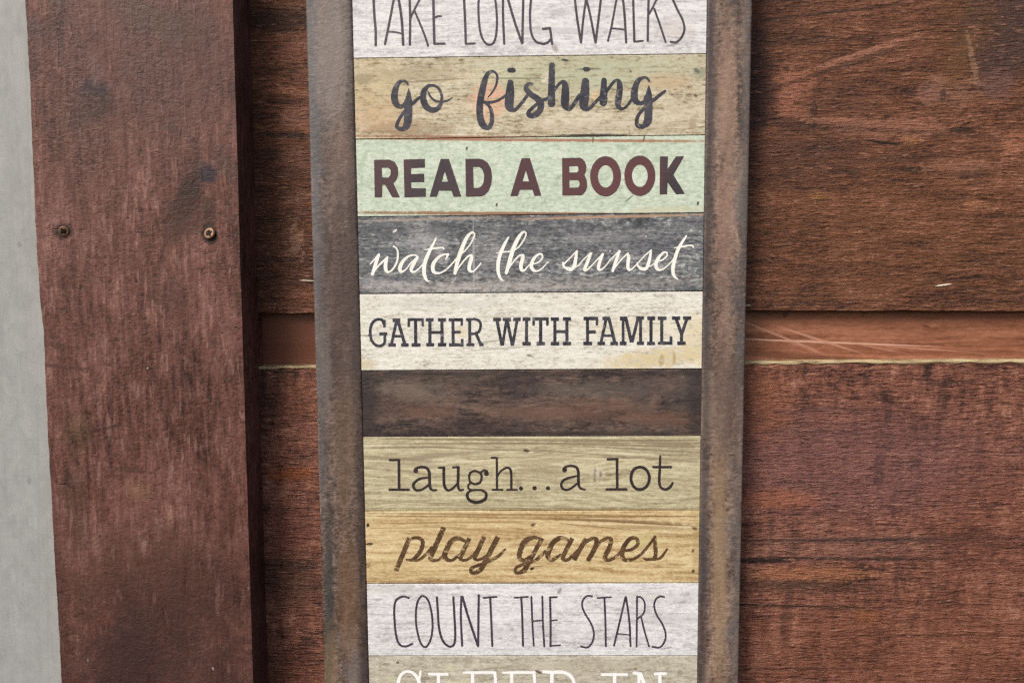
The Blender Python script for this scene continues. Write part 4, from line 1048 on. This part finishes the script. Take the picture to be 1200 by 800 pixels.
BR = S(116, 76, 54)
DK = S(60, 48, 42)
WHITE_STOPS = [(0.26, S(172, 170, 172)), (0.44, S(214, 212, 212)), (0.6, S(238, 237, 236))]
planks = [
    ('white washed plank reading TAKE LONG WALKS', -28, -32, 68.2, 62.8, 0.6,
     plank_mat('white_washed_plank', WHITE_STOPS, 1, [
         (655, 15, 10, 4, 0, S(170, 166, 168), 0.5, 0.9, 0.5), (700, 8, 40, 1.2, 0, S(188, 184, 182), 0.6, 0.8, 0.3), (640, 36, 60, 3, 0, S(196, 190, 192), 0.6, 1.0, 0.5),
         (790, 36, 24, 10, 10, S(206, 194, 184), 0.5, 1.0, 0.5), (788, 53, 9, 1.2, -10, S(150, 146, 150), 0.7, 0.6, 0.2), (650, 56, 3, 6, -35, S(150, 140, 130), 0.7, 0.7, 0.3), (810, 20, 25, 3, 0, S(196, 192, 190), 0.5, 0.9, 0.5)], blot=0.3),
     ink_take, ink_mat('brown_violet_ink', S(72, 63, 74), S(90, 80, 86), 1), 0.12),
    ('tan and sage green weathered plank reading go fishing', 68.9, 63.5, 163.0, 158.0, 1.2,
     plank_mat('tan_green_plank', [(0.26, S(122, 108, 84)), (0.40, S(178, 166, 136)), (0.52, S(200, 191, 164)), (0.68, S(222, 214, 192))], 12, [
         (640, 90, 90, 22, 0, S(184, 190, 160), 0.55, 1.2, 0.4, 14), (740, 82, 80, 18, 0, S(182, 188, 160), 0.5, 1.2, 0.4, 14), (440, 100, 30, 30, 0, S(206, 182, 136), 0.55, 1.3, 0.4, 14),
         (445, 140, 40, 18, 0, S(206, 168, 126), 0.55, 1.2, 0.5, 14), (572, 118, 20, 20, 40, S(228, 178, 150), 0.85, 0.7, 0.5), (545, 90, 40, 8, 0, S(226, 214, 184), 0.6, 0.9, 0.7), (490, 86, 50, 7, 0, S(166, 152, 120), 0.55, 0.9, 0.6), (480, 150, 50, 7, 0, S(150, 124, 96), 0.5, 0.9, 0.7), (700, 140, 60, 10, 0, S(222, 212, 190), 0.6, 1.0, 0.7), (800, 128, 20, 14, 0, S(210, 196, 172), 0.6, 1.0, 0.5), (811, 146, 5, 6, 0, S(150, 118, 96), 0.6, 0.8, 0.6), (530, 128, 40, 8, 0, S(222, 208, 180), 0.6, 1.0, 0.7), (780, 96, 30, 8, 0, S(206, 176, 140), 0.6, 1.0, 0.5),
         (820, 85, 8, 6, 0, S(120, 128, 110), 0.6, 0.9, 0.5), (425, 92, 14, 6, 0, S(128, 120, 96), 0.6, 1.0, 0.6), (500, 95, 40, 1.2, -3, S(140, 124, 94), 0.7, 0.7, 0.4),
         (610, 92, 50, 1.0, 1, S(130, 124, 100), 0.7, 0.7, 0.3), (690, 81, 14, 1.2, 0, S(60, 56, 50), 0.7, 0.6, 0.3), (662, 70.5, 4, 1.2, 8, S(56, 50, 44), 0.9, 0.5, 0.2),
         (640, 92, 6, 5, 0, S(232, 226, 206), 0.8, 0.6, 0.4), (697, 113, 4, 6, 0, S(228, 196, 150), 0.7, 0.6, 0.3), (815, 112, 2, 1.6, 0, S(70, 60, 50), 0.8, 0.6, 0.3),
         (739, 84, 1.5, 1.4, 0, S(90, 90, 76), 0.8, 0.6, 0.3), (817, 83, 4, 2, 40, S(80, 80, 66), 0.7, 0.6, 0.3), (690, 158.5, 40, 1.6, 0, S(56, 48, 44), 0.9, 0.6, 0.4),
         (720, 149, 90, 6, 0, S(196, 180, 160), 0.4, 1.0, 0.5), (620, 161.0, 230, 1.3, 1.0, S(150, 92, 66), 0.8, 0.8, 0.3), (470, 155, 60, 2, 2, S(150, 122, 96), 0.5, 0.9, 0.6)],
         gx=40, gz=3.0, blot=0.4, fine=0.34, streak=(S(112, 98, 74), 0.75)),
     ink_fishing, ink_mat('charcoal_brush_ink', S(50, 51, 60), S(78, 76, 84), 3, (S(140, 138, 136), 8, 0.58, 0.65)), 0.25),
    ('pale mint green plank reading READ A BOOK', 163.8, 158.8, 253.9, 248.9, 1.2,
     plank_mat('mint_green_plank', [(0.24, S(162, 178, 158)), (0.45, S(197, 210, 189)), (0.66, S(220, 231, 213))], 23, [
         (620, 164.0, 230, 1.7, 1.0, S(166, 106, 76), 0.85, 0.8, 0.35), (620, 250.5, 230, 2.0, 0.8, S(150, 104, 74), 0.9, 0.8, 0.35), (547, 174, 1.3, 2.2, 8, S(70, 72, 62), 0.9, 0.5, 0.2),
         (582, 240, 1.4, 2.4, 10, S(66, 66, 56), 0.9, 0.5, 0.2), (818, 238.5, 1.4, 2.4, 10, S(52, 48, 42), 0.9, 0.5, 0.2), (737, 233, 6, 0.9, -38, S(110, 116, 104), 0.8, 0.5, 0.2),
         (695, 164, 1, 4, 0, S(110, 70, 50), 0.8, 0.5, 0.3), (755, 162, 1, 4, 10, S(110, 70, 50), 0.8, 0.5, 0.3), (425, 190, 3, 14, 20, S(160, 180, 150), 0.5, 0.8, 0.4),
         (780, 246, 40, 4, -2, S(206, 196, 164), 0.6, 1.0, 0.4)], gx=7, gz=5, blot=0.4, fine=0.3),
     ink_read, ink_mat('maroon_charcoal_ink', S(64, 58, 64), S(80, 66, 70), 7, blob=34, marks=[(u_, 208, 24, 30, 0, S(106, 68, 68), k_, 1.0, 0.3, 14) for u_, k_ in ((455, .35), (563, .3), (618, .5), (674, .75), (712, .85), (752, .85))]), 0.12),
    ('slate grey worn plank reading watch the sunset', 254.8, 249.8, 343.9, 340.6, 1.0,
     plank_mat('slate_grey_plank', [(0.24, S(58, 60, 64)), (0.42, S(96, 99, 103)), (0.56, S(128, 130, 131)), (0.74, S(192, 193, 190))], 34, [
         (500, 282, 22, 24, -20, S(172, 172, 172), 0.8, 1.0, 1.0), (575, 300, 20, 30, 0, S(150, 150, 150), 0.5, 1.1, 0.9), (720, 276, 70, 8, -3, S(156, 156, 156), 0.5, 1.1, 0.8), (455, 268, 30, 10, 0, S(84, 86, 90), 0.6, 1.1, 0.6), (515, 268, 16, 8, 0, S(66, 66, 72), 0.6, 0.9, 0.6), (460, 300, 34, 14, 0, S(98, 106, 114), 0.5, 1.2, 0.4),
         (555, 300, 1.2, 40, 0, S(176, 176, 178), 0.7, 0.7, 0.3), (620, 334, 200, 8, -1, S(162, 156, 150), 0.6, 1.0, 0.6), (550, 336, 120, 6, 0, S(196, 190, 186), 0.5, 1.0, 0.7),
         (450, 332, 40, 8, 0, S(170, 168, 172), 0.4, 1.0, 0.6), (720, 254, 110, 1.6, -1, S(186, 152, 122), 0.8, 0.8, 0.4), (500, 257, 80, 1.4, -1, S(176, 160, 146), 0.7, 0.8, 0.4),
         (463, 270.5, 3.2, 1.3, -35, S(230, 228, 224), 0.9, 0.5, 0.2), (757, 277, 1, 1, 0, S(220, 220, 220), 0.9, 0.5, 0.1), (715, 294, 1.2, 1.2, 0, S(220, 220, 220), 0.8, 0.5, 0.1),
         (505, 304, 6, 14, 0, S(60, 60, 66), 0.6, 0.8, 0.7), (640, 270, 70, 6, 0, S(96, 96, 102), 0.4, 1.0, 0.5), (760, 288, 50, 14, 0, S(104, 104, 110), 0.4, 1.2, 0.5)],
         gx=30, gz=2.8, blot=0.35, fine=0.4),
     ink_watch, ink_mat('cream_script_paint', S(246, 245, 233), S(251, 250, 243), 9), 0.1),
    ('cream whitewashed plank with a yellowed corner reading GATHER WITH FAMILY', 344.8, 341.6, 433.8, 431.6, 0.6,
     plank_mat('cream_plank', [(0.24, S(168, 164, 152)), (0.42, S(220, 217, 204)), (0.55, S(234, 232, 221)), (0.7, S(244, 243, 236))], 45, [
         (770, 420, 60, 11, -6, S(212, 190, 132), 0.75, 1.0, 0.6), (815, 400, 14, 30, 0, S(222, 206, 158), 0.6, 1.2, 0.4), (428, 427, 12, 6, 0, S(206, 184, 136), 0.7, 1.0, 0.5),
         (775, 423, 3, 7, 10, S(160, 140, 96), 0.6, 0.9, 0.5), (790, 420, 2, 7, 0, S(168, 146, 100), 0.6, 0.9, 0.5), (760, 385, 70, 12, 0, S(230, 218, 180), 0.5, 1.3, 0.4),
         (713, 362, 2, 1.2, 0, S(100, 96, 84), 0.8, 0.5, 0.2), (620, 416, 3, 1.2, 0, S(120, 116, 104), 0.8, 0.5, 0.2), (541, 389, 7, 7, 0, S(228, 214, 174), 0.7, 0.6, 0.2),
         (431, 393, 12, 0.9, 0, S(120, 112, 96), 0.7, 0.6, 0.3), (590, 371, 40, 1.0, 0, S(180, 172, 156), 0.6, 0.7, 0.4), (575, 400, 20, 1.2, -8, S(150, 144, 130), 0.6, 0.7, 0.4),
         (515, 355, 80, 6, 0, S(206, 204, 198), 0.5, 1.2, 0.6), (590, 408, 40, 1.2, -4, S(176, 170, 156), 0.6, 0.7, 0.4)],
         gx=36, gz=2.6, blot=0.35, fine=0.34, streak=(S(170, 160, 140), 0.5)),
     ink_gather, ink_mat('grey_slab_ink', S(44, 45, 54), S(76, 74, 82), 11, (S(150, 148, 152), 9, 0.6, 0.75)), 0.25),
    ('straw coloured plank with flowing grain reading laugh...a lot', 512.0, 510.8, 598.2, 597.0, 0.6,
     plank_mat('straw_grain_plank', [(0.22, S(132, 120, 98)), (0.42, S(178, 168, 136)), (0.54, S(200, 192, 158)), (0.72, S(224, 217, 184))], 56, [
         (540, 515, 120, 0.9, 0.6, S(120, 106, 82), 0.8, 0.8, 0.3), (740, 516, 110, 1.0, -0.5, S(122, 108, 84), 0.8, 0.8, 0.3), (560, 519.5, 140, 0.9, -0.3, S(128, 112, 88), 0.7, 0.8, 0.3), (700, 521, 120, 1.0, 1.2, S(128, 112, 88), 0.7, 0.8, 0.3), (480, 524, 60, 1.3, -1, S(128, 114, 94), 0.7, 0.8, 0.3), (560, 526, 80, 0.9, 2, S(140, 124, 98), 0.7, 0.8, 0.3), (760, 527, 70, 1.2, 3, S(126, 112, 88), 0.7, 0.8, 0.3), (680, 531, 60, 1.0, 4, S(146, 130, 104), 0.7, 0.8, 0.3), (470, 538, 50, 2.2, 4, S(126, 110, 98), 0.6, 0.8, 0.3), (545, 541, 60, 0.9, -4, S(222, 212, 178), 0.8, 0.8, 0.3), (660, 546, 46, 0.9, 14, S(216, 206, 170), 0.8, 0.8, 0.3), (740, 546, 44, 0.9, -12, S(216, 206, 170), 0.8, 0.8, 0.3), (780, 538, 40, 2.0, 5, S(140, 124, 100), 0.6, 0.8, 0.3), (560, 592, 80, 0.9, 0, S(150, 136, 104), 0.6, 0.8, 0.3), (480, 588, 50, 0.9, 2, S(150, 136, 104), 0.6, 0.8, 0.3), (640, 552, 30, 3.0, 6, S(160, 146, 116), 0.5, 0.8, 0.3), 
         (617, 528, 4.2, 2.2, 12, S(62, 52, 46), 0.95, 0.5, 0.3), (622, 530, 3, 1.2, 0, S(222, 214, 190), 0.7, 0.6, 0.3), (700, 554, 9, 8, 0, S(214, 206, 186), 0.75, 0.8, 0.6), (697, 558, 2, 10, 0, S(120, 110, 90), 0.6, 0.8, 0.5),
         (704, 556, 2, 4, 0, S(100, 92, 74), 0.6, 0.7, 0.4), (520, 533, 60, 2.4, -5, S(134, 118, 104), 0.55, 0.9, 0.5), (500, 546, 40, 3, 3, S(146, 130, 116), 0.5, 0.9, 0.5), (690, 537, 70, 1.1, 2, S(216, 206, 170), 0.8, 0.6, 0.2),
         (620, 515, 200, 1.5, 0.3, S(150, 136, 106), 0.7, 0.8, 0.3), (640, 520, 160, 1.2, -0.4, S(146, 132, 104), 0.6, 0.7, 0.3), (780, 519, 40, 3, 4, S(134, 120, 98), 0.6, 0.9, 0.4), (640, 538, 40, 6, -8, S(158, 144, 116), 0.5, 0.9, 0.4),
         (608, 566, 4, 5, 0, S(140, 126, 104), 0.6, 0.8, 0.6), (620, 596, 200, 1.4, 0, S(136, 112, 78), 0.6, 0.8, 0.3), (600, 540, 120, 0.9, -6, S(210, 200, 164), 0.6, 0.6, 0.2)],
         gx=70, gz=3.4, blot=0.3, rings=0.55, fine=0.2),
     ink_laugh, ink_mat('dark_brown_type_ink', S(44, 40, 40), S(62, 50, 52), 13), 0.12),
    ('honey coloured plank with nail holes reading play games', 599.0, 597.8, 683.2, 682.2, 0.6,
     plank_mat('honey_grain_plank', [(0.22, S(150, 120, 84)), (0.42, S(198, 172, 126)), (0.54, S(215, 195, 150)), (0.72, S(232, 216, 176))], 67, [
         (520, 605, 100, 0.8, 0.4, S(140, 106, 66), 0.8, 0.8, 0.3), (740, 605, 80, 0.9, -0.8, S(130, 98, 62), 0.8, 0.8, 0.3), (640, 608, 100, 0.8, 1, S(150, 116, 74), 0.7, 0.8, 0.3), (760, 613, 60, 1.2, 3, S(118, 92, 62), 0.8, 0.8, 0.3), (700, 617, 50, 1.0, 5, S(140, 112, 76), 0.7, 0.8, 0.3), (480, 618, 60, 0.8, -1, S(156, 124, 82), 0.6, 0.8, 0.3), (570, 621, 60, 2.0, 3, S(164, 134, 92), 0.6, 0.8, 0.3), (790, 626, 30, 1.6, 2, S(150, 124, 84), 0.6, 0.8, 0.3), 
         (620, 603, 210, 1.4, 0.4, S(142, 108, 66), 0.7, 0.8, 0.3), (720, 610, 90, 2.0, 2, S(128, 98, 66), 0.7, 0.8, 0.4), (760, 618, 60, 2.4, 2, S(138, 112, 76), 0.6, 0.9, 0.4), (520, 612, 90, 1.2, -1, S(150, 118, 76), 0.6, 0.8, 0.3),
         (625, 614.5, 3.6, 2.2, -15, S(58, 42, 34), 0.95, 0.5, 0.3), (629, 615, 2.4, 1.4, 0, S(232, 214, 176), 0.8, 0.6, 0.2), (623.5, 666, 2.6, 1.8, -20, S(50, 38, 30), 0.95, 0.5, 0.3), (632, 663, 6, 0.8, -5, S(150, 122, 80), 0.8, 0.6, 0.2),
         (431, 615, 2, 2.6, 20, S(48, 36, 30), 0.95, 0.5, 0.3), (433, 637, 5, 1.6, -5, S(56, 44, 36), 0.9, 0.5, 0.3), (431, 662, 3, 2.8, 0, S(66, 52, 42), 0.9, 0.5, 0.4), (814, 619, 3, 1.6, 15, S(64, 50, 40), 0.9, 0.5, 0.3),
         (812, 645, 1.8, 2.4, 0, S(66, 52, 42), 0.9, 0.5, 0.3), (812.5, 668.5, 2, 2.2, 0, S(54, 42, 34), 0.95, 0.5, 0.3), (756, 632, 18, 10, 0, S(196, 184, 130), 0.6, 1.0, 0.4), (816, 640, 5, 40, 0, S(166, 140, 92), 0.5, 1.0, 0.4),
         (620, 682, 210, 1.2, 0, S(150, 120, 80), 0.6, 0.8, 0.4), (470, 660, 40, 14, 0, S(216, 196, 146), 0.4, 1.2, 0.5)],
         gx=70, gz=3.2, blot=0.3, rings=0.5, fine=0.24),
     ink_play, ink_mat('burnt_brown_ink', S(78, 56, 40), S(104, 80, 56), 15, (S(186, 162, 118), 8, 0.54, 0.8)), 0.3),
    ('whitewashed plank reading COUNT THE STARS', 684.0, 683.0, 767.8, 767.6, 0.4,
     plank_mat('bright_whitewashed_plank', [(0.26, S(172, 172, 174)), (0.44, S(212, 212, 213)), (0.62, S(236, 236, 236))], 78, [
         (730, 718, 90, 1.0, 0, S(176, 174, 172), 0.6, 0.7, 0.4), (620, 740, 60, 3, 0, S(190, 188, 190), 0.5, 1.0, 0.6), (600, 737, 3, 2.2, 0, S(160, 160, 160), 0.7, 0.7, 0.4), (656, 692, 2, 4, 30, S(130, 128, 126), 0.7, 0.7, 0.4),
         (782, 759, 7, 1.1, -12, S(140, 140, 144), 0.7, 0.6, 0.3), (643, 760, 3, 2, 0, S(170, 170, 172), 0.6, 0.7, 0.4), (730, 756, 1.3, 1.3, 0, S(150, 150, 152), 0.7, 0.6, 0.3), (780, 725, 40, 8, 0, S(198, 197, 196), 0.5, 1.1, 0.7),
         (460, 690, 40, 5, 0, S(214, 206, 192), 0.5, 1.1, 0.5), (760, 700, 50, 6, 0, S(206, 202, 196), 0.5, 1.1, 0.6)], blot=0.3),
     ink_count, ink_mat('plum_black_ink', S(62, 52, 66), S(78, 68, 80), 17), 0.12),
    ('taupe weathered plank with white serif letters reading SLEEP IN', 768.4, 768.2, 853, 853, 0.6,
     plank_mat('taupe_plank', [(0.22, S(142, 134, 117)), (0.44, S(184, 178, 160)), (0.56, S(199, 194, 176)), (0.74, S(218, 214, 197))], 89, [
         (466, 776, 2, 1.6, 0, S(90, 76, 60), 0.8, 0.6, 0.3), (631, 787, 4.4, 1.5, 25, S(84, 58, 48), 0.95, 0.5, 0.2), (740, 784, 10, 0.9, -8, S(120, 106, 88), 0.7, 0.7, 0.3), (745, 783.5, 2.2, 1.5, 0, S(90, 76, 62), 0.8, 0.6, 0.3),
         (797, 788, 3.5, 3.5, 0, S(140, 128, 108), 0.7, 0.7, 0.3), (528, 782, 6, 4, 0, S(206, 204, 172), 0.7, 0.8, 0.5), (460, 795, 12, 4, -10, S(204, 202, 170), 0.6, 0.9, 0.5), (548, 773, 6, 4, 0, S(140, 128, 110), 0.5, 0.9, 0.4),
         (545, 798, 20, 2, -5, S(206, 204, 172), 0.5, 0.9, 0.5), (680, 780, 80, 8, 0, S(180, 172, 152), 0.4, 1.1, 0.5)], gx=40, gz=4, blot=0.4, fine=0.34),
     ink_sleep, ink_mat('white_serif_paint', S(247, 247, 246), S(252, 252, 252), 19), 0.12),
]
for i, (label, tl, tr, bl_, br, gap, mat, ink, imat, wear) in enumerate(planks):
    y = Y_SIGN + 0.0002 * (i % 3)
    q = quad((IL(tl) - 0.3, tl), (IR(tr) + 0.2, tr), (IR(br) + 0.2, br), (IL(bl_) - 0.3, bl_), y)
    p = part('plank', slab(q, -0.003, 0.0003), mat, sign, label)
    part('lettering', ink().mesh(y - 0.00012, wear * 1.6, i), imat, p)
